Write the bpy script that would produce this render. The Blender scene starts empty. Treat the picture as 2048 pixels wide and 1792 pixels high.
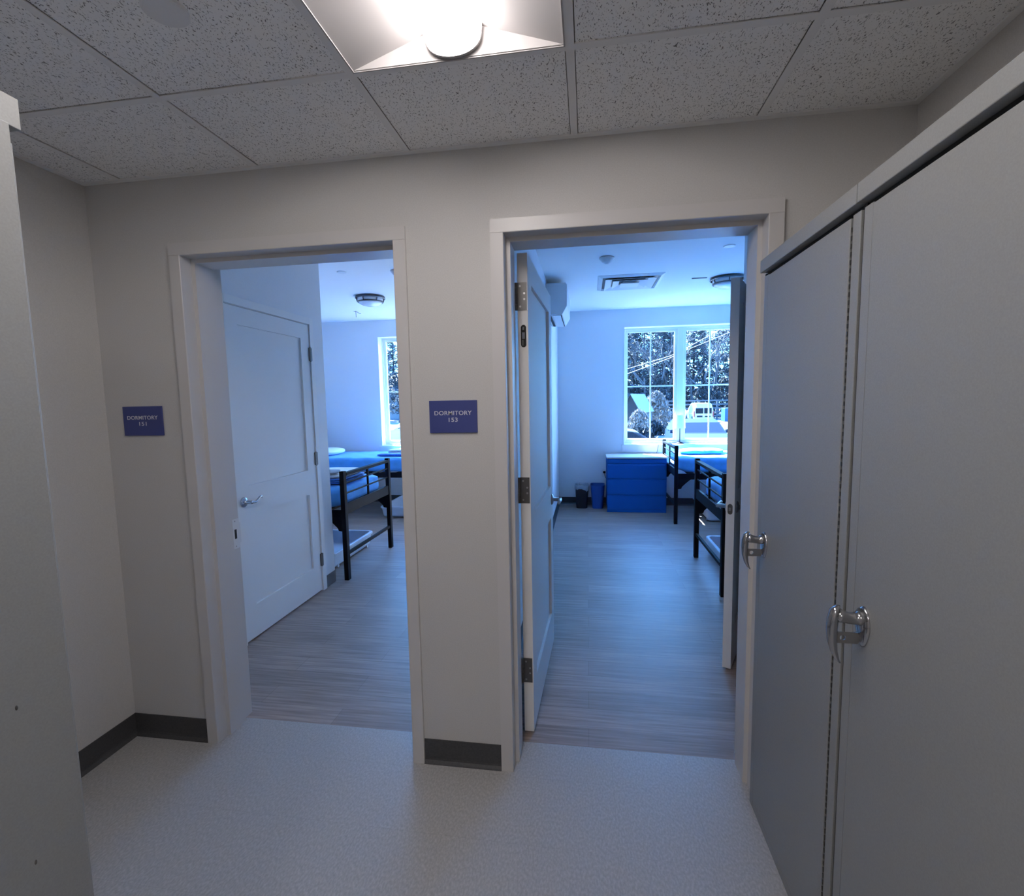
import bpy, math, random
from mathutils import Vector, Matrix
random.seed(7)
scene = bpy.context.scene
COL = scene.collection

# ------------------------------------------------------------------ camera
cam_data = bpy.data.cameras.new('camera')
cam_data.sensor_fit = 'HORIZONTAL'
cam_data.sensor_width = 36.0
cam_data.lens = 17.3645
cam_data.clip_start = 0.02
cam_data.clip_end = 400
cam = bpy.data.objects.new('camera', cam_data)
COL.objects.link(cam)
_R = (0.988454, 0.150376, -0.018618); _U = (0.004002, 0.096916, 0.995284); _F = (-0.151471, 0.983867, -0.095195)
_m = Matrix(((_R[0], _U[0], -_F[0], 0.0), (_R[1], _U[1], -_F[1], -1.889), (_R[2], _U[2], -_F[2], 1.5244), (0, 0, 0, 1)))
cam.matrix_world = _m
scene.camera = cam

# ------------------------------------------------------------------ exposure, world, sun
scene.view_settings.view_transform = 'Standard'
scene.view_settings.look = 'None'
scene.view_settings.gamma = 1.0
scene.view_settings.exposure = 0.0
scene.view_settings.use_curve_mapping = False
SKY_STRENGTH = 22.5
SUN_STRENGTH = 95.0
LAMP_STRENGTH = 21.5

world = bpy.data.worlds.new('sky')
scene.world = world
world.use_nodes = True
nt = world.node_tree
nt.nodes.clear()
wo = nt.nodes.new('ShaderNodeOutputWorld')
bg = nt.nodes.new('ShaderNodeBackground')
tc = nt.nodes.new('ShaderNodeTexCoord')
sx = nt.nodes.new('ShaderNodeSeparateXYZ')
cr = nt.nodes.new('ShaderNodeValToRGB')
cr.color_ramp.elements[0].position = 0.0
cr.color_ramp.elements[0].color = (0.24, 0.58, 1.0, 1)
cr.color_ramp.elements[1].position = 0.7
cr.color_ramp.elements[1].color = (0.09, 0.31, 0.95, 1)
nt.links.new(tc.outputs['Generated'], sx.inputs[0])
nt.links.new(sx.outputs['Z'], cr.inputs[0])
nt.links.new(cr.outputs[0], bg.inputs[0])
mrw = nt.nodes.new('ShaderNodeMapRange')
mrw.inputs['From Min'].default_value = -0.6
mrw.inputs['From Max'].default_value = 0.4
mrw.inputs['To Min'].default_value = SKY_STRENGTH * 0.25
mrw.inputs['To Max'].default_value = SKY_STRENGTH
nt.links.new(sx.outputs['Y'], mrw.inputs['Value'])
nt.links.new(mrw.outputs['Result'], bg.inputs[1])
nt.links.new(bg.outputs[0], wo.inputs[0])

sun_data = bpy.data.lights.new('sun', 'SUN')
sun_data.energy = SUN_STRENGTH
sun_data.angle = math.radians(0.6)
sun_data.color = (0.92, 0.94, 1.0)
sun = bpy.data.objects.new('sun', sun_data)
COL.objects.link(sun)
sun.rotation_mode = 'QUATERNION'
sun.rotation_quaternion = Vector((0.62, -1.0, -1.36)).to_track_quat('-Z', 'Y')
sun.location = (-3, 20, 15)

# ------------------------------------------------------------------ materials
MAT = {}
def mat(name, color, rough=0.5, metal=0.0, spec=0.5, noise=None, bump=None, coat=0.0, sheen=0.0, trans=0.0):
    m = bpy.data.materials.new(name)
    m.use_nodes = True
    n = m.node_tree
    b = n.nodes['Principled BSDF']
    b.inputs['Base Color'].default_value = (*color, 1)
    b.inputs['Roughness'].default_value = rough
    b.inputs['Metallic'].default_value = metal
    b.inputs['Specular IOR Level'].default_value = spec
    b.inputs['Coat Weight'].default_value = coat
    b.inputs['Sheen Weight'].default_value = sheen
    if trans:
        b.inputs['Transmission Weight'].default_value = trans
    t = n.nodes.new('ShaderNodeTexCoord')
    if noise:
        sc, amt = noise
        nz = n.nodes.new('ShaderNodeTexNoise')
        nz.inputs['Scale'].default_value = sc
        nz.inputs['Detail'].default_value = 3
        mr = n.nodes.new('ShaderNodeMapRange')
        mr.inputs['From Min'].default_value = 0.3
        mr.inputs['From Max'].default_value = 0.7
        mr.inputs['To Min'].default_value = 1 - amt
        mr.inputs['To Max'].default_value = 1 + amt
        vm = n.nodes.new('ShaderNodeVectorMath')
        vm.operation = 'SCALE'
        vm.inputs[0].default_value = color
        n.links.new(t.outputs['Object'], nz.inputs['Vector'])
        n.links.new(nz.outputs['Fac'], mr.inputs['Value'])
        n.links.new(mr.outputs['Result'], vm.inputs['Scale'])
        n.links.new(vm.outputs['Vector'], b.inputs['Base Color'])
    if bump:
        sc, st, dist = bump
        nz = n.nodes.new('ShaderNodeTexNoise')
        nz.inputs['Scale'].default_value = sc
        nz.inputs['Detail'].default_value = 2
        bp = n.nodes.new('ShaderNodeBump')
        bp.inputs['Strength'].default_value = st
        bp.inputs['Distance'].default_value = dist
        n.links.new(t.outputs['Object'], nz.inputs['Vector'])
        n.links.new(nz.outputs['Fac'], bp.inputs['Height'])
        n.links.new(bp.outputs['Normal'], b.inputs['Normal'])
    MAT[name] = m
    return m

def rgb(r, g, b):
    f = lambda c: (c / 255 / 12.92) if c / 255 <= 0.04045 else ((c / 255 + 0.055) / 1.055) ** 2.4
    return (f(r), f(g), f(b))

mat('corridor_paint', (0.595, 0.58, 0.565), 0.55, spec=0.35, noise=(260, 0.05), bump=(420, 0.12, 0.0006))
mat('dorm_paint', (0.80, 0.81, 0.83), 0.6, spec=0.3, noise=(260, 0.02), bump=(420, 0.1, 0.0006))
mat('dorm_ceiling_paint', (0.88, 0.88, 0.88), 0.7, spec=0.2)
mat('frame_paint', (0.62, 0.60, 0.59), 0.35, spec=0.5)
mat('door_paint', (0.85, 0.84, 0.83), 0.55, spec=0.3)
mat('window_vinyl', (0.82, 0.83, 0.84), 0.4)
mat('cove_base_rubber', (0.062, 0.062, 0.066), 0.5, noise=(150, 0.15))
mat('tee_metal', (0.84, 0.835, 0.83), 0.7, spec=0.1)
mat('locker_enamel', (0.285, 0.29, 0.285), 0.42, spec=0.5, noise=(300, 0.05), bump=(300, 0.08, 0.0004))
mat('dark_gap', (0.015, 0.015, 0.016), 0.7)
mat('chrome', (0.46, 0.46, 0.48), 0.14, metal=1.0)
mat('satin_steel', (0.42, 0.41, 0.41), 0.3, metal=1.0)
mat('hinge_steel', (0.16, 0.155, 0.15), 0.45, metal=0.8)
mat('black_metal', (0.007, 0.008, 0.011), 0.6, spec=0.12)
mat('bronze_metal', (0.10, 0.10, 0.11), 0.35, metal=0.7)
mat('blue_sheet', (0.09, 0.42, 0.95), 0.75, sheen=0.2, noise=(9, 0.12), bump=(14, 0.25, 0.012))
mat('blue_blanket', (0.03, 0.16, 0.55), 0.8, sheen=0.3, noise=(30, 0.15), bump=(40, 0.3, 0.006))
mat('white_cotton', (0.85, 0.86, 0.88), 0.8, sheen=0.2, bump=(60, 0.2, 0.004))
mat('grey_cotton', (0.30, 0.31, 0.34), 0.85, bump=(50, 0.3, 0.004))
mat('dresser_blue', (0.010, 0.115, 0.42), 0.6, spec=0.15, noise=(400, 0.15))
mat('dresser_top_laminate', (0.62, 0.60, 0.57), 0.5, noise=(60, 0.06))
mat('bin_black', (0.008, 0.008, 0.010), 0.5)
mat('bin_blue', (0.008, 0.07, 0.30), 0.5)
mat('bag_plastic', (0.30, 0.32, 0.36), 0.3, bump=(60, 0.8, 0.006))
mat('bin_plastic', (0.62, 0.68, 0.76), 0.35, spec=0.4)
mat('sign_blue', (0.050, 0.066, 0.24), 0.45)
mat('sign_lettering', (0.66, 0.66, 0.74), 0.5)
mat('white_plastic', (0.75, 0.75, 0.76), 0.4)
mat('lamp_fabric', (0.85, 0.85, 0.85), 0.8)
mat('fixture_white', (0.46, 0.44, 0.435), 0.55, spec=0.2)
mat('frosted_glass', (0.80, 0.82, 0.85), 0.25, coat=0.5)
mat('vehicle_white', (0.60, 0.62, 0.64), 0.3, coat=0.5)
mat('vehicle_blue', (0.004, 0.018, 0.045), 0.6, spec=0.15)
mat('vehicle_grey', (0.02, 0.022, 0.026), 0.5, spec=0.25)
mat('vehicle_glass', (0.012, 0.015, 0.02), 0.3, spec=0.15)
mat('tyre_rubber', (0.02, 0.02, 0.02), 0.8)
mat('tail_light_red', (0.35, 0.05, 0.04), 0.3)
mat('head_light', (0.7, 0.7, 0.7), 0.15)
mat('shed_wall', (0.018, 0.022, 0.03), 0.7)
mat('shed_roof', (0.045, 0.055, 0.06), 0.5)
mat('needle_green', (0.06, 0.075, 0.085), 0.8, noise=(2, 0.5))
mat('bark', (0.06, 0.062, 0.066), 0.9, noise=(6, 0.4))
mat('pale_bark', (0.11, 0.112, 0.116), 0.9, noise=(6, 0.4))
mat('dry_brush', (0.24, 0.22, 0.20), 0.9, noise=(3, 0.5))
mat('evergreen_shrub', (0.022, 0.03, 0.034), 0.8, noise=(3, 0.4))
mat('cable_cover', (0.6, 0.6, 0.6), 0.5)
mat('fence_wood', (0.10, 0.11, 0.12), 0.8)
mat('container_blue', (0.02, 0.10, 0.25), 0.5)
mat('lot_gravel', (0.085, 0.09, 0.09), 0.95, noise=(0.25, 0.35))
mat('house_siding', (0.30, 0.33, 0.35), 0.7)

def tube_emit():
    m = bpy.data.materials.new('lamp_diffuser')
    m.use_nodes = True
    b = m.node_tree.nodes['Principled BSDF']
    b.inputs['Base Color'].default_value = (0.9, 0.9, 0.9, 1)
    b.inputs['Emission Color'].default_value = (1.0, 0.935, 0.912, 1)
    b.inputs['Emission Strength'].default_value = LAMP_STRENGTH
    MAT['lamp_diffuser'] = m
tube_emit()

def glass_mat():
    m = bpy.data.materials.new('window_glass')
    m.use_nodes = True
    n = m.node_tree
    n.nodes.clear()
    o = n.nodes.new('ShaderNodeOutputMaterial')
    mx = n.nodes.new('ShaderNodeMixShader')
    tr = n.nodes.new('ShaderNodeBsdfTransparent')
    tr.inputs[0].default_value = (0.86, 0.95, 1.0, 1)
    gl = n.nodes.new('ShaderNodeBsdfGlossy')
    gl.inputs['Roughness'].default_value = 0.02
    fr = n.nodes.new('ShaderNodeFresnel')
    ge = n.nodes.new('ShaderNodeNewGeometry')
    io = n.nodes.new('ShaderNodeMapRange')
    io.inputs['To Min'].default_value = 1.3
    io.inputs['To Max'].default_value = 1 / 1.3
    n.links.new(ge.outputs['Backfacing'], io.inputs['Value'])
    n.links.new(io.outputs['Result'], fr.inputs[0])
    n.links.new(fr.outputs[0], mx.inputs[0])
    n.links.new(tr.outputs[0], mx.inputs[1])
    n.links.new(gl.outputs[0], mx.inputs[2])
    n.links.new(mx.outputs[0], o.inputs[0])
    MAT['window_glass'] = m
glass_mat()

def vct_mat():
    m = bpy.data.materials.new('vinyl_tile'); m.use_nodes = True
    n = m.node_tree; L = n.links.new
    b = n.nodes['Principled BSDF']
    b.inputs['Roughness'].default_value = 0.33
    b.inputs['Specular IOR Level'].default_value = 0.5
    t = n.nodes.new('ShaderNodeTexCoord')
    sep = n.nodes.new('ShaderNodeSeparateXYZ'); L(t.outputs['Object'], sep.inputs[0])
    def seam(out, off):
        a = n.nodes.new('ShaderNodeMath'); a.operation = 'ADD'; a.inputs[1].default_value = -off + 0.305 * 40; L(out, a.inputs[0])
        d = n.nodes.new('ShaderNodeMath'); d.operation = 'DIVIDE'; d.inputs[1].default_value = 0.305; L(a.outputs[0], d.inputs[0])
        f = n.nodes.new('ShaderNodeMath'); f.operation = 'FRACT'; L(d.outputs[0], f.inputs[0])
        s = n.nodes.new('ShaderNodeMath'); s.operation = 'SUBTRACT'; s.inputs[1].default_value = 0.5; L(f.outputs[0], s.inputs[0])
        ab = n.nodes.new('ShaderNodeMath'); ab.operation = 'ABSOLUTE'; L(s.outputs[0], ab.inputs[0])
        g = n.nodes.new('ShaderNodeMath'); g.operation = 'GREATER_THAN'; g.inputs[1].default_value = 0.4975; L(ab.outputs[0], g.inputs[0])
        return g.outputs[0]
    sm = n.nodes.new('ShaderNodeMath'); sm.operation = 'MAXIMUM'
    L(seam(sep.outputs['X'], 0.095), sm.inputs[0]); L(seam(sep.outputs['Y'], -0.035), sm.inputs[1])
    map1 = n.nodes.new('ShaderNodeMapping'); map1.inputs['Scale'].default_value = (1, 0.55, 1); map1.inputs['Rotation'].default_value = (0, 0, 0.5)
    L(t.outputs['Object'], map1.inputs[0])
    nz = n.nodes.new('ShaderNodeTexNoise'); nz.inputs['Scale'].default_value = 150; nz.inputs['Detail'].default_value = 4; L(map1.outputs[0], nz.inputs['Vector'])
    r = n.nodes.new('ShaderNodeValToRGB')
    r.color_ramp.elements[0].position = 0.32; r.color_ramp.elements[0].color = (0.36, 0.355, 0.35, 1)
    r.color_ramp.elements[1].position = 0.70; r.color_ramp.elements[1].color = (0.49, 0.485, 0.48, 1)
    e = r.color_ramp.elements.new(0.5); e.color = (0.415, 0.41, 0.405, 1)
    L(nz.outputs['Fac'], r.inputs[0])
    mx = n.nodes.new('ShaderNodeMix'); mx.data_type = 'RGBA'
    ms = n.nodes.new('ShaderNodeMath'); ms.operation = 'MULTIPLY'; ms.inputs[1].default_value = 0.17; L(sm.outputs[0], ms.inputs[0])
    L(ms.outputs[0], mx.inputs['Factor']); L(r.outputs[0], mx.inputs['A']); mx.inputs['B'].default_value = (0.10, 0.10, 0.10, 1)
    L(mx.outputs['Result'], b.inputs['Base Color'])
    MAT['vinyl_tile'] = m
vct_mat()

def plank_mat():
    m = bpy.data.materials.new('vinyl_plank'); m.use_nodes = True
    n = m.node_tree; L = n.links.new
    b = n.nodes['Principled BSDF']
    b.inputs['Specular IOR Level'].default_value = 0.5
    t = n.nodes.new('ShaderNodeTexCoord')
    br = n.nodes.new('ShaderNodeTexBrick')
    br.inputs['Scale'].default_value = 1.0
    br.inputs['Brick Width'].default_value = 1.22
    br.inputs['Row Height'].default_value = 0.15
    br.inputs['Mortar Size'].default_value = 0.0012
    br.inputs['Color1'].default_value = (0.285, 0.22, 0.187, 1)
    br.inputs['Color2'].default_value = (0.355, 0.277, 0.238, 1)
    br.inputs['Mortar'].default_value = (0.205, 0.16, 0.135, 1)
    br.offset = 0.37
    L(t.outputs['Object'], br.inputs['Vector'])
    mp = n.nodes.new('ShaderNodeMapping'); mp.inputs['Scale'].default_value = (1.6, 42, 1)
    L(t.outputs['Object'], mp.inputs[0])
    nz = n.nodes.new('ShaderNodeTexNoise'); nz.inputs['Scale'].default_value = 1.6; nz.inputs['Detail'].default_value = 5; nz.inputs['Roughness'].default_value = 0.65
    L(mp.outputs[0], nz.inputs['Vector'])
    mr = n.nodes.new('ShaderNodeMapRange'); mr.inputs['From Min'].default_value = 0.3; mr.inputs['From Max'].default_value = 0.7
    mr.inputs['To Min'].default_value = 0.62; mr.inputs['To Max'].default_value = 1.4
    L(nz.outputs['Fac'], mr.inputs['Value'])
    vm = n.nodes.new('ShaderNodeVectorMath'); vm.operation = 'SCALE'
    L(br.outputs['Color'], vm.inputs[0]); L(mr.outputs['Result'], vm.inputs['Scale'])
    L(vm.outputs['Vector'], b.inputs['Base Color'])
    rr = n.nodes.new('ShaderNodeMapRange'); rr.inputs['To Min'].default_value = 0.36; rr.inputs['To Max'].default_value = 0.62
    L(nz.outputs['Fac'], rr.inputs['Value']); L(rr.outputs['Result'], b.inputs['Roughness'])
    bp = n.nodes.new('ShaderNodeBump'); bp.inputs['Strength'].default_value = 0.25; bp.inputs['Distance'].default_value = 0.001
    L(nz.outputs['Fac'], bp.inputs['Height']); L(bp.outputs['Normal'], b.inputs['Normal'])
    MAT['vinyl_plank'] = m
plank_mat()

def acoustic_mat():
    m = bpy.data.materials.new('acoustic_tile'); m.use_nodes = True
    n = m.node_tree; L = n.links.new
    b = n.nodes['Principled BSDF']
    b.inputs['Roughness'].default_value = 0.9
    b.inputs['Specular IOR Level'].default_value = 0.1
    t = n.nodes.new('ShaderNodeTexCoord')
    wn = n.nodes.new('ShaderNodeTexNoise'); wn.inputs['Scale'].default_value = 22; wn.inputs['Detail'].default_value = 2
    L(t.outputs['Object'], wn.inputs['Vector'])
    off = n.nodes.new('ShaderNodeVectorMath'); off.operation = 'SUBTRACT'; off.inputs[1].default_value = (0.5, 0.5, 0.5); L(wn.outputs['Color'], off.inputs[0])
    ofs = n.nodes.new('ShaderNodeVectorMath'); ofs.operation = 'SCALE'; ofs.inputs['Scale'].default_value = 0.03; L(off.outputs[0], ofs.inputs[0])
    ad = n.nodes.new('ShaderNodeVectorMath'); ad.operation = 'ADD'; L(t.outputs['Object'], ad.inputs[0]); L(ofs.outputs[0], ad.inputs[1])
    mp = n.nodes.new('ShaderNodeMapping'); mp.inputs['Rotation'].default_value = (0, 0, 0.6); mp.inputs['Scale'].default_value = (340, 150, 1)
    L(ad.outputs[0], mp.inputs[0])
    nz = n.nodes.new('ShaderNodeTexNoise'); nz.inputs['Scale'].default_value = 1.0; nz.inputs['Detail'].default_value = 1.5
    L(mp.outputs[0], nz.inputs['Vector'])
    r = n.nodes.new('ShaderNodeValToRGB')
    r.color_ramp.elements[0].position = 0.33; r.color_ramp.elements[0].color = (0.22, 0.22, 0.22, 1)
    r.color_ramp.elements[1].position = 0.385; r.color_ramp.elements[1].color = (0.92, 0.915, 0.91, 1)
    L(nz.outputs['Fac'], r.inputs[0])
    L(r.outputs[0], b.inputs['Base Color'])
    bp = n.nodes.new('ShaderNodeBump'); bp.inputs['Strength'].default_value = 0.3; bp.inputs['Distance'].default_value = 0.002
    L(r.outputs[0], bp.inputs['Height']); L(bp.outputs['Normal'], b.inputs['Normal'])
    MAT['acoustic_tile'] = m
acoustic_mat()

# ------------------------------------------------------------------ mesh helpers
class MB:
    def __init__(s): s.v = []; s.f = []
    def add(s, vs, fs):
        o = len(s.v); s.v += [tuple(v) for v in vs]; s.f += [tuple(i + o for i in f) for f in fs]; return s
    def box(s, x0, x1, y0, y1, z0, z1):
        if x0 > x1: x0, x1 = x1, x0
        if y0 > y1: y0, y1 = y1, y0
        if z0 > z1: z0, z1 = z1, z0
        return s.add([(x0,y0,z0),(x1,y0,z0),(x1,y1,z0),(x0,y1,z0),(x0,y0,z1),(x1,y0,z1),(x1,y1,z1),(x0,y1,z1)],
              [(0,3,2,1),(4,5,6,7),(0,1,5,4),(1,2,6,5),(2,3,7,6),(3,0,4,7)])
    def prism(s, pts, axis, a, b):
        """extrude a 2D outline along an axis; outline coordinates are the two other axes in xyz order"""
        def P(p, t):
            return {'x': (t, p[0], p[1]), 'y': (p[0], t, p[1]), 'z': (p[0], p[1], t)}[axis]
        n = len(pts)
        vs = [P(p, a) for p in pts] + [P(p, b) for p in pts]
        fs = [tuple(range(n))[::-1], tuple(range(n, 2 * n))] + [(i, (i + 1) % n, n + (i + 1) % n, n + i) for i in range(n)]
        return s.add(vs, fs)
    def tube(s, path, r, seg=10, cap=True):
        path = [Vector(p) for p in path]
        rr = r if isinstance(r, (list, tuple)) else [r] * len(path)
        vs = []; fs = []
        prev = None
        for i, p in enumerate(path):
            d = (path[min(i + 1, len(path) - 1)] - path[max(i - 1, 0)])
            if d.length < 1e-9: d = Vector((0, 0, 1))
            d.normalize()
            if prev is None:
                u = d.orthogonal().normalized()
            else:
                u = prev - d * prev.dot(d)
                u = u.normalized() if u.length > 1e-6 else d.orthogonal().normalized()
            prev = u; w = d.cross(u)
            for k in range(seg):
                a = 2 * math.pi * k / seg
                vs.append(p + (u * math.cos(a) + w * math.sin(a)) * rr[i])
        for i in range(len(path) - 1):
            for k in range(seg):
                fs.append((i*seg+k, i*seg+(k+1)%seg, (i+1)*seg+(k+1)%seg, (i+1)*seg+k))
        if cap:
            fs.append(tuple(range(seg))[::-1]); fs.append(tuple((len(path)-1)*seg + k for k in range(seg)))
        return s.add(vs, fs)
    def lathe(s, prof, c, axis='z', seg=24, sx=1.0, sy=1.0):
        vs = []; fs = []
        for (r, h) in prof:
            for k in range(seg):
                a = 2 * math.pi * k / seg
                x, y = r * math.cos(a) * sx, r * math.sin(a) * sy
                if axis == 'z': vs.append((c[0]+x, c[1]+y, c[2]+h))
                elif axis == 'x': vs.append((c[0]+h, c[1]+x, c[2]+y))
                else: vs.append((c[0]+x, c[1]+h, c[2]+y))
        for i in range(len(prof)-1):
            for k in range(seg):
                fs.append((i*seg+k, i*seg+(k+1)%seg, (i+1)*seg+(k+1)%seg, (i+1)*seg+k))
        if prof[0][0] > 1e-6: fs.append(tuple(range(seg))[::-1])
        if prof[-1][0] > 1e-6: fs.append(tuple((len(prof)-1)*seg+k for k in range(seg)))
        return s.add(vs, fs)
    def xf(s, M):
        s.v = [tuple(M @ Vector(v)) for v in s.v]; return s
    def build(s, name, m, parent=None, bevel=0, smooth=False, kind=None, label=None, cat=None, group=None, subsurf=0):
        me = bpy.data.meshes.new(name)
        me.from_pydata(s.v, [], s.f)
        me.materials.append(MAT[m])
        me.update()
        bm_fix(me)
        if smooth:
            for p in me.polygons: p.use_smooth = True
        o = bpy.data.objects.new(name, me)
        COL.objects.link(o)
        if parent is not None:
            o.parent = parent
            o.matrix_parent_inverse = world_of(parent).inverted()
        if bevel:
            b = o.modifiers.new('bevel', 'BEVEL'); b.width = bevel; b.segments = 2; b.limit_method = 'ANGLE'; b.angle_limit = math.radians(40)
        if subsurf:
            b = o.modifiers.new('smooth', 'SUBSURF'); b.levels = subsurf; b.render_levels = subsurf
        tag(o, label, cat, group, kind)
        return o

import bmesh
def bm_fix(me):
    if len(me.polygons) > 20000: return
    bm = bmesh.new(); bm.from_mesh(me)
    bmesh.ops.recalc_face_normals(bm, faces=bm.faces)
    bm.to_mesh(me); bm.free()

def world_of(o):
    M = Matrix.Translation(o.location) @ o.rotation_euler.to_matrix().to_4x4()
    if o.parent is not None:
        M = world_of(o.parent) @ o.matrix_parent_inverse @ M
    return M

def tag(o, label=None, cat=None, group=None, kind=None):
    if label: o['label'] = label
    if cat: o['category'] = cat
    if group: o['group'] = group
    if kind: o['kind'] = kind
    return o

def thing(name, label, cat, loc=(0, 0, 0), rz=0, group=None, kind=None):
    o = bpy.data.objects.new(name, None)
    COL.objects.link(o)
    o.location = loc; o.rotation_euler = (0, 0, rz)
    o.empty_display_size = 0.05
    return tag(o, label, cat, group, kind)

def dup(root, loc, rz=0, label=None, group=None):
    r = root.copy(); COL.objects.link(r)
    r.location = loc; r.rotation_euler = (0, 0, rz)
    if label: r['label'] = label
    if group: r['group'] = group
    for ch in list(root.children):
        c = ch.copy(); COL.objects.link(c); c.parent = r; c.matrix_parent_inverse = ch.matrix_parent_inverse.copy()
        for g in list(ch.children):
            d = g.copy(); COL.objects.link(d); d.parent = c; d.matrix_parent_inverse = g.matrix_parent_inverse.copy()
    return r

def soft_block(x0, x1, y0, y1, z0, z1, n=(14, 10, 6), p=5.0, wob=0.0, seed=0, sag=0.0):
    """a rounded superellipsoid block with a little unevenness"""
    rnd = random.Random(seed)
    ph = [rnd.uniform(0, 6.28) for _ in range(6)]
    mb = MB()
    cx, cy, cz = (x0+x1)/2, (y0+y1)/2, (z0+z1)/2
    hx, hy, hz = (x1-x0)/2, (y1-y0)/2, (z1-z0)/2
    faces = []
    idx = {}
    def vert(i, j, k):
        key = (i, j, k)
        if key in idx: return idx[key]
        u = [2*i/n[0]-1, 2*j/n[1]-1, 2*k/n[2]-1]
        m = max(abs(a) for a in u)
        l = sum(abs(a)**p for a in u) ** (1/p)
        f = m / l if l > 0 else 1
        x, y, z = cx+u[0]*f*hx, cy+u[1]*f*hy, cz+u[2]*f*hz
        if wob:
            z += wob * (math.sin(x*17+ph[0]+y*5) * math.cos(y*13+ph[1]) + 0.6*math.sin(x*31+y*23+ph[2])) * (0.3 + 0.7*(u[2] > 0))
            x += wob * 0.6 * math.sin(z*40+y*19+ph[3]); y += wob * 0.6 * math.sin(z*37+x*15+ph[4])
        if sag: z -= sag * (u[0]**2) * (u[2] > 0)
        mb.v.append((x, y, z)); idx[key] = len(mb.v)-1
        return idx[key]
    for a in range(3):
        b, c = (a+1) % 3, (a+2) % 3
        for side in (0, n[a]):
            for i in range(n[b]):
                for j in range(n[c]):
                    q = []
                    for (di, dj) in ((0,0),(1,0),(1,1),(0,1)):
                        t = [0,0,0]; t[a] = side; t[b] = i+di; t[c] = j+dj
                        q.append(vert(*t))
                    mb.f.append(tuple(q))
    return mb

# ------------------------------------------------------------------ dimensions
H = 2.461; RH = 2.765
XL, XR = -2.0977, 1.068
A1, B1 = -1.664, -0.739        # left doorway
A2, B2 = -0.307, 0.618         # right doorway
ZD = 2.147; FW = 0.05; WT = 0.205
GX, GY, T = -0.6665, -0.462, 0.6236
YR = -4.6                      # rear end of the corridor
YB = 5.30; YO = 5.58           # back wall of the dormitories
DL, DR = -0.63, -0.42          # divider wall
CLX, CRX = -2.16, 1.114        # closet walls
CEND = 1.973
LX, RX = -4.30, 3.26           # outer side walls
W1 = (-3.136, -1.100); W2 = (0.501, 2.090); WZ = (0.873, 2.527)  # unseen right part of W1 is widened to bring in more daylight
S = 'structure'

# ------------------------------------------------------------------ shell
MB().box(XL-0.2, XR+0.2, YR-0.2, 0.1735, -0.1, 0.0).build('floor', 'vinyl_tile', kind=S, label='speckled grey vinyl tile floor of the corridor', cat='floor')
MB().box(LX-0.3, RX+0.3, 0.1735, YO, -0.1, 0.0).build('floor_dormitory', 'vinyl_plank', kind=S, label='grey brown plank floor of the two dormitories', cat='floor')

# front wall with the two doorways (corridor side painted like the corridor)
m = MB(); zt = 2.9; m1 = 0.1735
for x0, x1 in ((LX-0.3, A1-0.012), (B1+0.012, A2-0.012), (B2+0.012, RX+0.3)):
    m.box(x0, x1, 0.0, 0.10, 0, zt)
m.box(A1-0.012, B1+0.012, 0, 0.10, ZD+0.012, zt); m.box(A2-0.012, B2+0.012, 0, 0.10, ZD+0.012, zt)
m.build('wall_front', 'corridor_paint', kind=S, label='warm grey wall pierced by the two dormitory doorways', cat='wall')
m = MB()
for x0, x1 in ((LX-0.3, A1-0.012), (B1+0.012, A2-0.012), (B2+0.012, RX+0.3)):
    m.box(x0, x1, 0.10, WT, 0, zt)
m.box(A1-0.012, B1+0.012, 0.10, WT, ZD+0.012, zt); m.box(A2-0.012, B2+0.012, 0.10, WT, ZD+0.012, zt)
m.build('wall_dormitory_front', 'dorm_paint', kind=S, label='dormitory side of the wall with the two doorways', cat='wall')
MB().box(XL-0.15, XL, YR-0.2, 0, 0, zt).build('wall_left', 'corridor_paint', kind=S, label='grey corridor wall left of the dormitory 151 sign', cat='wall')
MB().box(XR, XR+0.15, YR-0.2, 0, 0, zt).build('wall_right', 'corridor_paint', kind=S, label='grey corridor wall behind the storage cabinets on the right', cat='wall')
MB().box(XL-0.15, XR+0.15, YR-0.2, YR, 0, zt).build('wall_rear', 'corridor_paint', kind=S, label='grey corridor wall at the far rear end', cat='wall')
MB().box(DL, DR, WT, YB, 0, zt).build('wall_divider', 'dorm_paint', kind=S, label='pale wall between the two dormitories', cat='wall')
MB().box(LX-0.3, LX, WT, YO, 0, zt).build('wall_dormitory_left', 'dorm_paint', kind=S, label='outer left wall of the left dormitory', cat='wall')
MB().box(RX, RX+0.3, WT, YO, 0, zt).build('wall_dormitory_right', 'dorm_paint', kind=S, label='outer right wall of the right dormitory', cat='wall')
m = MB()
m.box(LX, W1[0], YB, YO, 0, zt); m.box(W1[1], W2[0], YB, YO, 0, zt); m.box(W2[1], RX, YB, YO, 0, zt)
for w in (W1, W2):
    m.box(w[0], w[1], YB, YO, 0, WZ[0]); m.box(w[0], w[1], YB, YO, WZ[1], zt)
m.build('wall_back', 'dorm_paint', kind=S, label='pale dormitory wall with the windows', cat='wall')
# closets: wall with a door opening plus the return wall
def closet(name, xf, sgn, label):
    """xf = face of the closet wall, sgn = direction into the closet"""
    y0, y1, zo = 0.84, 1.765, ZD
    m = MB(); b = xf + sgn*0.12
    m.box(xf, b, WT, y0, 0, zt); m.box(xf, b, y1, CEND, 0, zt); m.box(xf, b, y0, y1, zo, zt)
    m.box(b, LX if sgn < 0 else RX, CEND-0.12, CEND, 0, zt)
    m.build(name, 'dorm_paint', kind=S, label=label, cat='wall')
closet('wall_closet_left', CLX, -1, 'pale closet wall with the closed white door in the left dormitory')
closet('wall_closet_right', CRX, 1, 'pale closet wall with the ajar door in the right dormitory')
MB().box(LX-0.3, RX+0.3, WT, YO, RH, RH+0.15).build('ceiling_dormitory', 'dorm_ceiling_paint', kind=S, label='smooth white ceiling of the dormitories', cat='ceiling')

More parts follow.
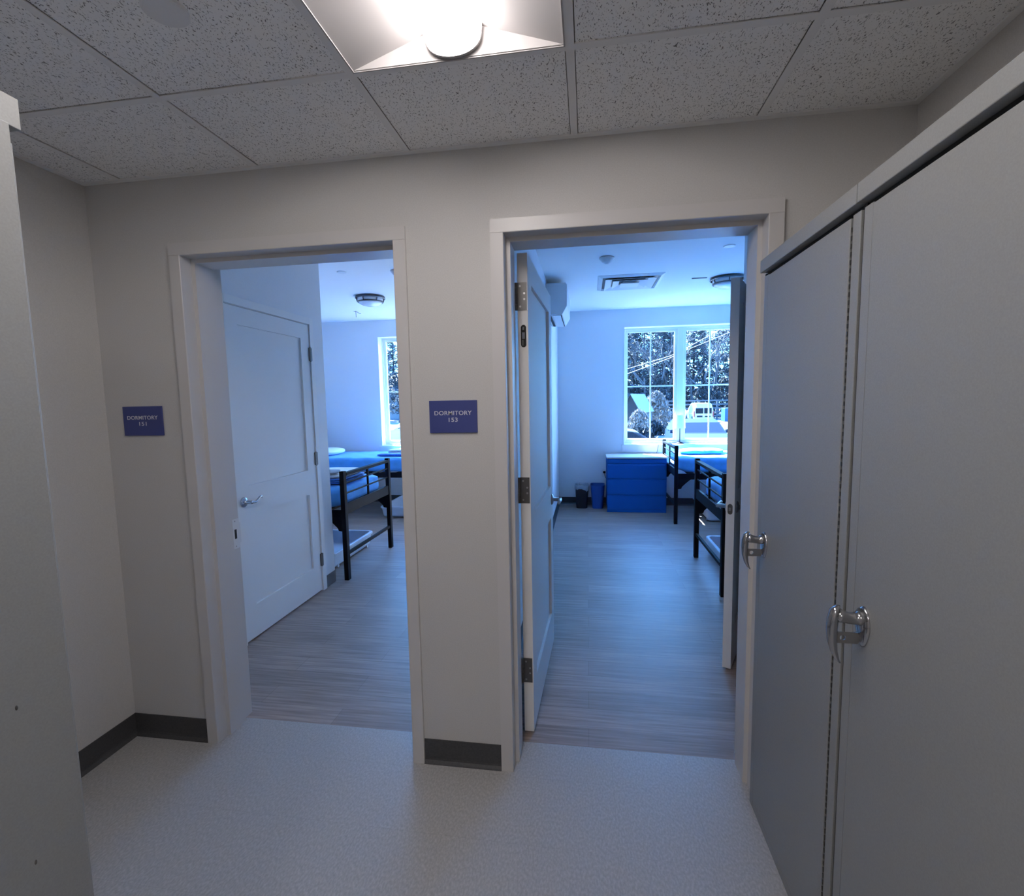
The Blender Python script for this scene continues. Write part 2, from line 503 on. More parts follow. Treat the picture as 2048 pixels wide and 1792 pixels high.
# corridor ceiling: acoustic panels (leaving the bay of the light fixture open) and the tee grid
xs = [XL] + [GX + T*k for k in (-2, -1, 0, 1, 2)] + [XR]
ys = [0.0, GY, GY-1.213, GY-2.426, GY-3.639, YR]
m = MB()
for i in range(len(xs)-1):
    for j in range(len(ys)-1):
        if i == 3 and j in (1, 3): continue
        m.box(xs[i]+(0.0145 if i else 0.008), xs[i+1]-(0.0145 if i < len(xs)-2 else 0.008), ys[j]-(0.0145 if j else 0.008), ys[j+1]+0.0145, H+0.0045, H+0.024)
ceil = m.build('ceiling', 'acoustic_tile', kind=S, label='suspended ceiling of fissured acoustic panels in a metal grid', cat='ceiling')
m = MB()
for x in xs[1:-1]: m.box(x-0.012, x+0.012, YR, 0.0, H+0.001, H+0.004)
for y in ys[1:-1]:
    for i in range(len(xs)-1): m.box(xs[i]+0.012, xs[i+1]-0.012, y-0.012, y+0.012, H+0.0011, H+0.0041)
m.box(XL, XL+0.022, YR, 0, H-0.001, H+0.004); m.box(XR-0.022, XR, YR, 0, H-0.001, H+0.004)
m.box(XL+0.022, XR-0.022, -0.022, 0, H-0.001, H+0.004); m.box(XL+0.022, XR-0.022, YR, YR+0.022, H-0.001, H+0.004)
m.build('ceiling_grid', 'tee_metal', parent=ceil)
MB().box(XL-0.15, XR+0.15, YR-0.2, 0.0, 2.75, 2.9).build('ceiling_deck', 'corridor_paint', kind=S, label='deck above the suspended ceiling', cat='ceiling')

# baseboards (cove base with a toe)
def cove(name, segs, label):
    m = MB()
    for (ax, pos, sgn, a, b) in segs:
        prof = [(0, 0), (0.016, 0), (0.013, 0.005), (0.0055, 0.014), (0.0035, 0.022), (0.0035, 0.105), (0, 0.105)]
        pts = [(pos + sgn*p[0], p[1]) for p in prof]
        m.prism(pts, 'y' if ax == 'x' else 'x', a, b)
    return m.build(name, 'cove_base_rubber', kind=S, label=label, cat='baseboard')
cove('baseboard_left', [('x', XL, 1, YR, -0.0036)], 'dark grey rubber base along the left corridor wall')
cove('baseboard_front', [('y', 0, -1, XL, A1-FW), ('y', 0, -1, B2+FW, XR)], 'dark grey rubber base left of doorway 151')
cove('baseboard_middle', [('y', 0, -1, B1+FW, A2-FW)], 'dark grey rubber base between the two doorways')
cove('baseboard_right', [('x', XR, -1, YR, -0.0036)], 'dark grey rubber base along the right corridor wall')
def pale_cove(name, segs, label):
    cove(name, segs, label)
pale_cove('baseboard_dormitory', [('y', YB, -1, LX, DL), ('y', YB, -1, DR, RX), ('x', DR, 1, WT, YB-0.016), ('x', DL, -1, WT, YB-0.016)], 'dark rubber base along the dormitory walls')
MAT['base_taupe'] = None
mat('base_taupe', (0.15, 0.13, 0.12), 0.5)
m = MB()
m.box(CLX, CLX+0.004, 1.815, CEND+0.004, 0, 0.10); m.box(LX, CLX, CEND, CEND+0.004, 0, 0.10)
m.box(CRX-0.004, CRX, 1.815, CEND+0.004, 0, 0.10); m.box(CRX, RX, CEND, CEND+0.004, 0, 0.10)
m.build('baseboard_closet', 'base_taupe', kind=S, label='taupe rubber base at the closet wall ends', cat='baseboard')

# ------------------------------------------------------------------ hollow metal door frames in the front wall
def frame_profile(sgn, e):
    """outline (across, depth) of one jamb; e = opening edge, sgn points into the opening"""
    return [(e - sgn*FW, -0.014), (e - sgn*0.002, -0.014), (e, -0.012), (e, 0.048), (e + sgn*0.016, 0.050), (e + sgn*0.016, 0.155),
            (e, 0.157), (e, WT+0.014), (e - sgn*FW, WT+0.014), (e - sgn*FW, WT), (e - sgn*0.003, WT), (e - sgn*0.003, 0.0), (e - sgn*FW, 0.0)]
def door_frame(a, b, parent):
    m = MB()
    for e, sg in ((a, 1), (b, -1)):
        m.prism(frame_profile(sg, e), 'z', 0, ZD)
    # head with the same section
    pts = [(-0.014, ZD+FW), (-0.014, ZD+0.002), (-0.012, ZD), (0.048, ZD), (0.050, ZD-0.016), (0.155, ZD-0.016), (0.157, ZD), (WT+0.014, ZD),
           (WT+0.014, ZD+FW), (WT, ZD+FW), (WT, ZD+0.003), (0.0, ZD+0.003), (0.0, ZD+FW)]
    m.prism(pts, 'x', a-FW, b+FW)
    return m.build('door_frame', 'frame_paint', parent=parent)

def door_leaf(M, w, h, name='door_leaf', parent=None, zb=0.012):
    """leaf in local coords: x along the width from the hinge, y thickness 0..0.044, z up; panels per the two-panel shaker pattern"""
    m = MB(); t = 0.044
    st = 0.112
    z = [zb, 0.225, 0.82, 1.012, 2.03, h]
    m.box(0, st, 0, t, zb, h); m.box(w-st, w, 0, t, zb, h)
    m.box(st, w-st, 0, t, z[0], z[1]); m.box(st, w-st, 0, t, z[2], z[3]); m.box(st, w-st, 0, t, z[4], z[5])
    m.box(st, w-st, 0.014, t-0.014, z[1], z[2]); m.box(st, w-st, 0.014, t-0.014, z[3], z[4])
    m.xf(M)
    return m.build(name, 'door_paint', parent=parent)

def lever(parent, M, curved=False, mname='chrome'):
    """lever set in local coords: rose on plane y=0 (pointing +y), lever towards +x"""
    m = MB()
    m.lathe([(0.0, 0.0), (0.033, 0.0), (0.033, 0.004), (0.027, 0.010), (0.015, 0.013), (0.0115, 0.014), (0.0115, 0.058), (0.009, 0.062), (0, 0.062)], (0, 0, 0), 'y', 20)
    if curved:
        path = [(0, 0.05, 0), (0.02, 0.053, -0.003), (0.045, 0.053, -0.004), (0.065, 0.052, 0.006), (0.085, 0.051, 0.018), (0.102, 0.050, 0.021), (0.112, 0.049, 0.014), (0.108, 0.048, 0.008)]
        m.tube(path, [0.010, 0.009, 0.008, 0.007, 0.0065, 0.006, 0.005, 0.003], 10)
    else:
        m.tube([(0, 0.052, 0), (0.03, 0.055, 0), (0.11, 0.055, 0)], [0.0105, 0.0095, 0.0085], 12)
    m.xf(M)
    return m.build('lever_handle', mname, parent=parent, smooth=True)

def hinge(parent, M, name='hinge'):
    """local: leaf plate on plane y=0 spanning x 0..0.04; knuckle along z at x=-0.006"""
    m = MB()
    m.box(0, 0.040, -0.003, 0.0, -0.057, 0.057)
    for k in range(5):
        m.lathe([(0.0065, -0.057 + k*0.0229), (0.0065, -0.057 + k*0.0229 + 0.0215)], (-0.005, -0.004, 0), 'z', 12)
    h = MB()
    for zz in (-0.042, -0.012, 0.012, 0.042):
        h.lathe([(0.0045, -0.0045), (0.0035, -0.003)], (0.012 if abs(zz) > 0.02 else 0.03, 0, zz), 'y', 10)
    m.xf(M); h.xf(M)
    o = m.build(name, 'hinge_steel', parent=parent)
    h.build('screw', 'satin_steel', parent=o)
    return o

# doorway 151
d1 = thing('door_1', 'doorway 151 on the left with its painted metal frame', 'doorway', ((A1+B1)/2, 0, 0), kind=S)
door_frame(A1, B1, d1)
m = MB()
m.box(A1, A1+0.0016, 0.176, 0.219, 0.845, 0.868); m.box(A1, A1+0.0016, 0.176, 0.219, 0.965, 0.988)
m.box(A1, A1+0.0016, 0.176, 0.228, 0.868, 0.965)
sp = m.build('strike_plate', 'white_plastic', parent=d1, label='bright metal strike plate')
MB().box(A1, A1+0.0022, 0.186, 0.200, 0.893, 0.938).build('latch_hole', 'dark_gap', parent=sp)
m = MB()
for zz in (0.856, 0.977): m.lathe([(0.005, 0.0), (0.003, 0.0024)], (A1, 0.192, zz), 'x', 10)
m.build('screw', 'satin_steel', parent=sp)

# doorway 153 with its open leaf
d2 = thing('door_2', 'doorway 153 on the right with its painted metal frame and open white door', 'doorway', ((A2+B2)/2, 0, 0), kind=S)
door_frame(A2, B2, d2)
ang = math.atan2(0.9987, 0.040)
# leaf local x -> direction into the room; local y -> must run from hidden side (-X) to visible side
dirx = Vector((0.035, 0.9994, 0)).normalized(); diry = Vector((dirx.y, -dirx.x, 0))
P0 = Vector((-0.2915, 0.232, 0))
ML = Matrix(((dirx.x, diry.x, 0, P0.x), (dirx.y, diry.y, 0, P0.y), (0, 0, 1, 0), (0, 0, 0, 1)))
lf = door_leaf(ML, 0.905, 2.140, parent=d2)
for z in (1.962, 1.133, 0.306):
    # plate lies on the leaf's hinge edge (facing -Y)
    Mh = Matrix(((diry.x, dirx.x, 0, P0.x), (diry.y, dirx.y, 0, P0.y), (0, 0, 1, z), (0, 0, 0, 1)))
    hinge(lf, Mh)
# oval mortised hardware between the top hinges
def oval(m, cx, cz, w, h, y0, y1, seg=10):
    pts = []
    for k in range(seg+1):
        a = math.pi*k/seg; pts.append((cx + w*math.cos(a), cz + h - w + w*math.sin(a)))
    for k in range(seg+1):
        a = math.pi + math.pi*k/seg; pts.append((cx + w*math.cos(a), cz - h + w + w*math.sin(a)))
    return m.prism(pts, 'y', y0, y1)
Mo = Matrix(((diry.x, dirx.x, 0, P0.x), (diry.y, dirx.y, 0, P0.y), (0, 0, 1, 0), (0, 0, 0, 1)))
o = oval(MB(), 0.024, 1.797, 0.0115, 0.047, -0.0015, 0.0).xf(Mo).build('concealed_closer', 'dark_gap', parent=lf, label='oval dark recess with chrome parts in the door edge')
m = MB(); m.tube([(0.024, -0.004, 1.822), (0.024, -0.004, 1.834)], 0.005, 8); m.box(0.018, 0.030, -0.006, -0.0015, 1.785, 1.812); m.tube([(0.021, -0.003, 1.757), (0.021, -0.003, 1.782)], 0.003, 8)
m.xf(Mo).build('closer_link', 'chrome', parent=o, smooth=False)
# lever on the visible face near the free edge, and on the far face
Mlev = Matrix(((-dirx.x, diry.x, 0, 0), (-dirx.y, diry.y, 0, 0), (0, 0, 1, 0), (0, 0, 0, 1)))
def at_leaf(M, P0, dirx, diry, along, thick, z):
    p = P0 + dirx*along + diry*thick
    return Matrix.Translation((p.x, p.y, z)) @ M
lever(lf, at_leaf(Mlev, P0, dirx, diry, 0.835, 0.044, 0.925), mname='satin_steel')
Mlev2 = Matrix(((-dirx.x, -diry.x, 0, 0), (-dirx.y, -diry.y, 0, 0), (0, 0, 1, 0), (0, 0, 0, 1)))
lever(lf, at_leaf(Mlev2, P0, dirx, diry, 0.835, 0.0, 0.925), mname='satin_steel')

# left closet door (closed)
d3 = thing('door_3', 'closed white two-panel closet door in the left dormitory', 'door', (CLX, 1.3, 0), kind=S)
m = MB(); xf = CLX
for y0, y1 in ((0.79, 0.84), (1.765, 1.815)): m.box(xf, xf+0.012, y0, y1, 0, ZD+0.05)
m.box(xf, xf+0.012, 0.84, 1.765, ZD, ZD+0.05)
m.box(xf-0.12, xf, 0.84, 0.8425, 0, ZD); m.box(xf-0.12, xf, 1.7625, 1.765, 0, ZD); m.box(xf-0.12, xf, 0.84, 1.765, ZD-0.0025, ZD)
m.build('door_frame', 'door_paint', parent=d3, bevel=0.0015)
M3 = Matrix(((0, -1, 0, CLX+0.002), (-1, 0, 0, 1.7605), (0, 0, 1, 0), (0, 0, 0, 1)))
lf3 = door_leaf(M3, 0.915, ZD-0.006, parent=d3)
for z in (1.915, 1.093, 0.262):
    m = MB(); m.lathe([(0.0075, -0.055), (0.0075, 0.055)], (CLX+0.009, 1.7635, z), 'z', 12); m.box(CLX+0.002, CLX+0.014, 1.748, 1.779, z-0.05, z+0.05)
    m.build('hinge', 'hinge_steel', parent=lf3)
Ml = Matrix(((0, 1, 0, CLX+0.002), (1, 0, 0, 0.905), (0, 0, 1, 0.915), (0, 0, 0, 1)))
lever(lf3, Ml, curved=True, mname='chrome')

# right closet door (ajar)
d4 = thing('door_4', 'white closet door standing ajar at the right edge of doorway 153', 'door', (CRX, 1.3, 0), kind=S)
m = MB(); xf = CRX
for y0, y1 in ((0.79, 0.84), (1.765, 1.815)): m.box(xf, xf-0.012, y0, y1, 0, ZD+0.05)
m.box(xf, xf-0.012, 0.84, 1.765, ZD, ZD+0.05)
m.box(xf, xf+0.12, 0.84, 0.8425, 0, ZD); m.box(xf, xf+0.12, 1.7625, 1.765, 0, ZD); m.box(xf, xf+0.12, 0.84, 1.765, ZD-0.0025, ZD)
m.build('door_frame', 'door_paint', parent=d4, bevel=0.0015)
A = Vector((0.743, 0.905, 0)); dh = Vector((0.38, 0.835, 0)).normalized()     # latch -> hinge
nrm = Vector((dh.y, -dh.x, 0))                                                   # towards the camera-side face
Ph = A + dh*0.905
M4 = Matrix(((-dh.x, nrm.x, 0, Ph.x), (-dh.y, nrm.y, 0, Ph.y), (0, 0, 1, 0), (0, 0, 0, 1)))
lf4 = door_leaf(M4, 0.905, ZD-0.008, parent=d4)
MR = Matrix(((dh.x, nrm.x, 0, 0), (dh.y, nrm.y, 0, 0), (0, 0, 1, 0), (0, 0, 0, 1)))
p = A + dh*0.065 + nrm*0.044
lever(lf4, Matrix.Translation((p.x, p.y, 0.918)) @ MR, mname='satin_steel')
MR2 = Matrix(((dh.x, -nrm.x, 0, 0), (dh.y, -nrm.y, 0, 0), (0, 0, 1, 0), (0, 0, 0, 1)))
p = A + dh*0.065
lever(lf4, Matrix.Translation((p.x, p.y, 0.918)) @ MR2, mname='satin_steel')
Me = Matrix(((nrm.x, dh.x, 0, A.x), (nrm.y, dh.y, 0, A.y), (0, 0, 1, 0.916), (0, 0, 0, 1)))
lp = oval(MB(), 0.022, 0.0, 0.0125, 0.029, -0.001, 0.0, 6).xf(Me).build('latch_plate', 'hinge_steel', parent=lf4)
MB().box(0.016, 0.028, -0.010, -0.001, -0.008, 0.008).xf(Me).build('latch_bolt', 'satin_steel', parent=lp)

# ------------------------------------------------------------------ windows
def window(name, w, label):
    r = thing(name, label, 'window', ((w[0]+w[1])/2, YB, WZ[0]), kind=S)
    x0, x1 = w; z0, z1 = WZ
    # lining of the opening
    m = MB(); t = 0.012
    m.box(x0, x0+t, YB-0.004, 5.45, z0, z1); m.box(x1-t, x1, YB-0.004, 5.45, z0, z1); m.box(x0+t, x1-t, YB-0.004, 5.45, z1-t, z1)
    m.build('window_lining', 'window_vinyl', parent=r)
    m = MB(); m.box(x0-0.03, x1+0.03, YB-0.022, YB, z0-0.022, z0); m.box(x0, x1, YB, 5.45, z0-0.01, z0+0.004)
    m.build('window_sill', 'window_vinyl', parent=r, bevel=0.003)
    MB().box(x0-0.022, x1+0.022, YB-0.014, YB, z0-0.115, z0-0.022).build('window_apron', 'window_vinyl', parent=r, bevel=0.002)
    # unit frame
    m = MB(); f = 0.035; ns = round((x1-x0)/0.79); un = (x1-x0-2*f-0.09*(ns-1))/ns; cells = [(x0+f+k*(un+0.09), x0+f+k*(un+0.09)+un) for k in range(ns)]
    m.box(x0, x0+f, 5.44, 5.52, z0, z1); m.box(x1-f, x1, 5.44, 5.52, z0, z1); m.box(x0+f, x1-f, 5.44, 5.52, z1-f, z1); m.box(x0+f, x1-f, 5.44, 5.52, z0, z0+f)
    for k in range(ns-1): m.box(cells[k][1], cells[k+1][0], 5.44, 5.52, z0+f, z1-f)
    m.build('window_frame', 'window_vinyl', parent=r, bevel=0.003)
    for a, b in cells:
        s_ = 0.035; zb, zt_ = z0+f, z1-f
        m = MB(); y0, y1 = 5.455, 5.495
        m.box(a, a+s_, y0, y1, zb, zt_); m.box(b-s_, b, y0, y1, zb, zt_); m.box(a+s_, b-s_, y0, y1, zb, zb+s_); m.box(a+s_, b-s_, y0, y1, zt_-s_, zt_)
        sa = m.build('sash', 'window_vinyl', parent=r, bevel=0.003)
        MB().box(a+s_-0.004, b-s_+0.004, 5.474, 5.478, zb+s_-0.004, zt_-s_+0.004).build('pane', 'window_glass', parent=sa)
        xm = (a+b)/2; zm = 1.695
        m = MB(); m.box(xm-0.009, xm+0.009, 5.466, 5.472, zb+s_, zt_-s_); m.box(a+s_, b-s_, 5.465, 5.4719, zm-0.010, zm+0.010)
        m.build('muntin', 'window_vinyl', parent=sa)
        m = MB(); m.box(xm-0.06, xm+0.06, 5.445, 5.456, zb+0.004, zb+0.016); m.tube([(xm+0.05, 5.447, zb+0.012), (xm+0.10, 5.440, zb+0.010)], 0.005, 8)
        m.build('crank', 'window_vinyl', parent=sa)
    return r
window('window_1', W1, 'white window of the left dormitory, mostly hidden by the doorway edge')
window('window_2', W2, 'white double window with grilles in the right dormitory')

# ------------------------------------------------------------------ corridor light fixture
def troffer(y_far, label):
    x0, x1 = GX+0.012, GX+T-0.012; y1 = y_far-0.010; y0 = y_far-1.203; xc = (x0+x1)/2
    r = thing('ceiling_light', label, 'ceiling light', (xc, (y0+y1)/2, H))
    hp = 0.072; hw = 0.078
    m = MB()
    z = H
    # housing rim
    m.box(x0, x0+0.004, y0, y1, z-0.003, z+0.02); m.box(x1-0.004, x1, y0, y1, z-0.003, z+0.02)
    m.box(x0+0.004, x1-0.004, y1-0.004, y1, z-0.003, z+0.02); m.box(x0+0.004, x1-0.004, y0, y0+0.004, z-0.003, z+0.02)
    m.box(x0, x1, y0, y1, z+0.10, z+0.12)
    m.build('housing', 'fixture_white', parent=r)
    for sg in (-1, 1):
        e = x0+0.004 if sg < 0 else x1-0.004
        pts = [(e, z), (xc+sg*hw, z+hp), (xc+sg*hw, z+hp+0.003), (e, z+0.003)]
        MB().prism(pts, 'y', y0+0.004, y1-0.004).build('side_reflector', 'fixture_white', parent=r)
    for ya, yb in ((y1-0.004, y1-0.007), (y0+0.004, y0+0.007)):
        pts = [(x0+0.004, z), (x1-0.004, z), (xc+hw, z+hp), (xc+hw, z+hp+0.025), (xc-hw, z+hp+0.025), (xc-hw, z+hp)]
        MB().prism(pts, 'y', ya, yb).build('end_plate', 'fixture_white', parent=r)
    # lens: shallow barrel hanging from the apex, closed ends
    n = 16; prof = []
    for k in range(n+1):
        a = math.pi*k/n
        prof.append((xc - hw*0.98*math.cos(a), z + hp - 0.074*math.sin(a)**0.6))
    m = MB(); m.prism(prof, 'y', y0+0.022, y1-0.022)
    m.build('lens', 'lamp_diffuser', parent=r, label='glowing white lens')
    prof2 = [(xc + (p[0]-xc)*1.04, z+hp+(p[1]-z-hp)*1.04) for p in prof]
    for ya, yb in ((y0+0.014, y0+0.022), (y1-0.022, y1-0.014)):
        MB().prism(prof2, 'y', ya, yb).build('lens_end_cap', 'fixture_white', parent=r)
    return r
troffer(GY, 'recessed ceiling light with a glowing rounded lens above the two doorways')
troffer(GY-2.426, 'second recessed ceiling light further back along the corridor')

# sprinkler cover plate in the acoustic ceiling
m = MB(); m.lathe([(0.050, 0.0045), (0.050, -0.002), (0.046, -0.004), (0, -0.0045)], (-0.988, -0.757, H+0.0045-0.0045), 'z', 32)
m.build('sprinkler_cover', 'white_plastic', label='round flat white sprinkler cover in the left part of the panelled ceiling', cat='sprinkler cover', smooth=False)

# ------------------------------------------------------------------ signs
def text_mesh(txt, h, wide, name, parent, loc):
    cu = bpy.data.curves.new(name, 'FONT'); cu.body = txt; cu.align_x = 'CENTER'; cu.align_y = 'CENTER'
    cu.size = 1.0; cu.extrude = 0.02; cu.offset = 0.008; cu.space_character = 1.06
    to = bpy.data.objects.new('tmp', cu); COL.objects.link(to)
    bpy.context.view_layer.update()
    dg = bpy.context.evaluated_depsgraph_get()
    me = bpy.data.meshes.new_from_object(to.evaluated_get(dg))
    COL.objects.unlink(to); bpy.data.objects.remove(to)
    xs_ = [v.co.x for v in me.vertices]; ys_ = [v.co.y for v in me.vertices]
    sx_ = wide/(max(xs_)-min(xs_)); sy_ = h/(max(ys_)-min(ys_))
    cx_ = (max(xs_)+min(xs_))/2; cy_ = (max(ys_)+min(ys_))/2
    for v in me.vertices:
        x, y, z = v.co
        v.co = ((x-cx_)*sx_ + loc[0], loc[1] - z*0.02, (y-cy_)*sy_ + loc[2])
    me.materials.clear(); me.materials.append(MAT['sign_lettering'])
    me.name = name
    o = bpy.data.objects.new(name, me); COL.objects.link(o)
    o.parent = parent; o.matrix_parent_inverse = world_of(parent).inverted()
    return o
def sign(cx, num, label):
    r = thing('room_sign', label, 'sign', (cx, 0, 1.402))
    MB().box(cx-0.0965, cx+0.0965, -0.007, 0, 1.403, 1.530).build('sign_panel', 'sign_blue', parent=r, bevel=0.0015)
    text_mesh('DORMITORY', 0.0165, 0.150, 'lettering', r, (cx, -0.0072, 1.481))
    text_mesh(num, 0.0165, 0.036, 'lettering', r, (cx, -0.0072, 1.4545))
sign(-1.911, '151', 'navy blue sign reading DORMITORY 151 left of the left doorway')
sign(-0.521, '153', 'navy blue sign reading DORMITORY 153 between the two doorways')

# ------------------------------------------------------------------ storage cabinets
def chrome_handle(parent, x, y, z, name='handle'):
    """plate on plane x, pulls towards -X"""
    # escutcheon
    m = MB(); N = 20; ring = []
    for q, (s1, dx) in enumerate(((1.0, 0.0), (1.0, -0.003), (0.86, -0.007), (0.45, -0.010), (0.0, -0.0105))):
        for k in range(N):
            a = 2*math.pi*k/N
            yy = 0.026*math.cos(a)*s1; zz = (0.046*math.sin(a) + (0.0))*s1
            if math.sin(a) < 0: yy *= (1 - 0.25*abs(math.sin(a)))
            m.v.append((x+dx, y+yy, z+zz))
    for i in range(4):
        for k in range(N): m.f.append((i*N+k, i*N+(k+1) % N, (i+1)*N+(k+1) % N, (i+1)*N+k))
    root = m.build(name, 'chrome', parent=parent, smooth=True)
    # neck
    m = MB(); m.tube([(x-0.004, y, z+0.020), (x-0.014, y, z+0.018), (x-0.030, y, z+0.018), (x-0.048, y, z+0.022), (x-0.056, y, z+0.028)], [0.022, 0.0145, 0.0125, 0.0145, 0.014], 14)
    m.build('handle_neck', 'chrome', parent=root, smooth=True)
    # hanging blade
    path = [(-0.054, 0.046, 0.004), (-0.060, 0.036, 0.011), (-0.0635, 0.015, 0.0125), (-0.0645, -0.010, 0.012), (-0.063, -0.035, 0.010), (-0.058, -0.060, 0.007), (-0.051, -0.078, 0.005), (-0.045, -0.086, 0.0025)]
    m = MB(); N = 12
    for i, (dx, dz, w) in enumerate(path):
        th = [0.005, 0.0105, 0.0125, 0.0125, 0.011, 0.008, 0.005, 0.002][i]
        for k in range(N):
            a = 2*math.pi*k/N
            m.v.append((x+dx+th*math.cos(a)*0.9, y+w*math.sin(a), z+dz))
    for i in range(len(path)-1):
        for k in range(N): m.f.append((i*N+k, i*N+(k+1) % N, (i+1)*N+(k+1) % N, (i+1)*N+k))
    m.f.append(tuple(range(N))); m.f.append(tuple((len(path)-1)*N+k for k in range(N)))
    m.build('handle_grip', 'chrome', parent=root, smooth=True)
    # padlock hasp with a hole
    m = MB(); cxh, czh = x-0.042, z-0.027
    outer = [(x-0.006, z-0.036), (x-0.006, z-0.018), (x-0.056, z-0.016), (x-0.056, z-0.037)]
    N = 16; inn = [(cxh+0.0062*math.cos(2*math.pi*k/N), czh+0.0062*math.sin(2*math.pi*k/N)) for k in range(N)]
    out = []
    for k in range(N):
        a = 2*math.pi*k/N; c, s_ = math.cos(a), math.sin(a)
        tx = (0.036 if c > 0 else 0.014)/abs(c) if abs(c) > 1e-6 else 1e9
        tz = 0.0125/abs(s_) if abs(s_) > 1e-6 else 1e9
        t_ = min(tx, tz); out.append((cxh+t_*c, czh+t_*s_))
    for yy in (y-0.002, y+0.002):
        m.v += [(p[0], yy, p[1]) for p in inn] + [(p[0], yy, p[1]) for p in out]
    for k in range(N):
        k2 = (k+1) % N
        m.f += [(k, k2, N+k2, N+k), (2*N+k, 2*N+k2, 3*N+k2, 3*N+k), (k, k2, 2*N+k2, 2*N+k), (N+k, N+k2, 3*N+k2, 3*N+k)]
    m.build('hasp', 'satin_steel', parent=root)
    return root

def cabinet_right(y1, label):
    """front on -X; y1 = far end; width 0.605"""
    y0 = y1-0.605
    r = thing('storage_cabinet', label, 'cabinet', (0.83, (y0+y1)/2, 0), group='tall grey storage cabinets on the right')
    m = MB()
    m.box(0.614, 1.055, y0, y1, 0.0, 1.94)
    m.box(0.600, 0.614, y0, y0+0.034, 0.0, 1.930); m.box(0.600, 0.614, y1-0.034, y1, 0.0, 1.930)
    m.box(0.600, 0.614, y0+0.034, y1-0.034, 0.0, 0.028)
    m.build('body', 'locker_enamel', parent=r, bevel=0.0015)
    m = MB(); m.box(0.586, 1.056, y0-0.0045, y1+0.0045, 1.942, 1.984)
    m.build('top_cap', 'locker_enamel', parent=r, bevel=0.002)
    m = MB(); m.box(0.6095, 0.6138, y0+0.001, y1-0.001, 0.03, 1.941); m.box(0.606, 0.66, y1, y1+0.0125, 0.0, 1.94)  # near-black filler boxes stand in for shade in the door and cabinet gaps
    m.build('gap_shade', 'dark_gap', parent=r, label='dark strips standing in for shade in the gaps around the door')
    d = MB().box(0.598, 0.609, y0+0.041, y1-0.038, 0.032, 1.926).build('cabinet_door', 'locker_enamel', parent=r, bevel=0.002)
    m = MB(); z = 0.04
    while z < 1.91:
        m.box(0.599, 0.6065, y0+0.0355, y0+0.0395, z, z+0.010); z += 0.018
    m.build('piano_hinge', 'hinge_steel', parent=d)
    chrome_handle(d, 0.598, y1-0.082, 1.016)
    return r
c1 = cabinet_right(-0.043, 'tall grey steel storage cabinet right beside doorway 153, the farther one with a chrome handle')
c2 = cabinet_right(-0.661, 'nearer tall grey steel storage cabinet at the right edge of the view')

# cabinet on the left, front towards the doorways, plain side seen
r = thing('storage_cabinet', 'tall grey steel cabinet at the left edge of the view, its plain dented side seen', 'cabinet', (-1.215, -1.47, 0))
m = MB(); m.box(-1.595, -0.829, -1.70, -1.247, 0, 1.94)
bd = m.build('body', 'locker_enamel', parent=r, bevel=0.0015)
m = MB(); m.box(-1.597, -0.836, -1.702, -1.285, 1.942, 1.984)
m.build('top_cap', 'locker_enamel', parent=r, bevel=0.0015)
m = MB(); m.prism([(-1.2845, 1.942), (-1.226, 1.940), (-1.226, 1.984), (-1.262, 1.9845), (-1.2845, 1.966)], 'x', -1.597, -0.836)
m.build('front_trim', 'locker_enamel', parent=r, bevel=0.001)
m = MB(); m.box(-1.585, -1.217, -1.247, -1.233, 0.03, 1.92); d = m.build('cabinet_door', 'locker_enamel', parent=r, bevel=0.0015)
m = MB(); m.box(-1.213, -0.845, -1.247, -1.233, 0.03, 1.92); d = m.build('cabinet_door', 'locker_enamel', parent=r, bevel=0.0015)
for yy, zz in ((-1.323, 1.090), (-1.322, 0.842)):
    m = MB(); m.lathe([(0.0032, 0.0004), (0.0016, 0.0010)], (-0.8292, yy, zz), 'x', 10, sx=0.6, sy=1.2)
    m.build('dent', 'hinge_steel', parent=bd)

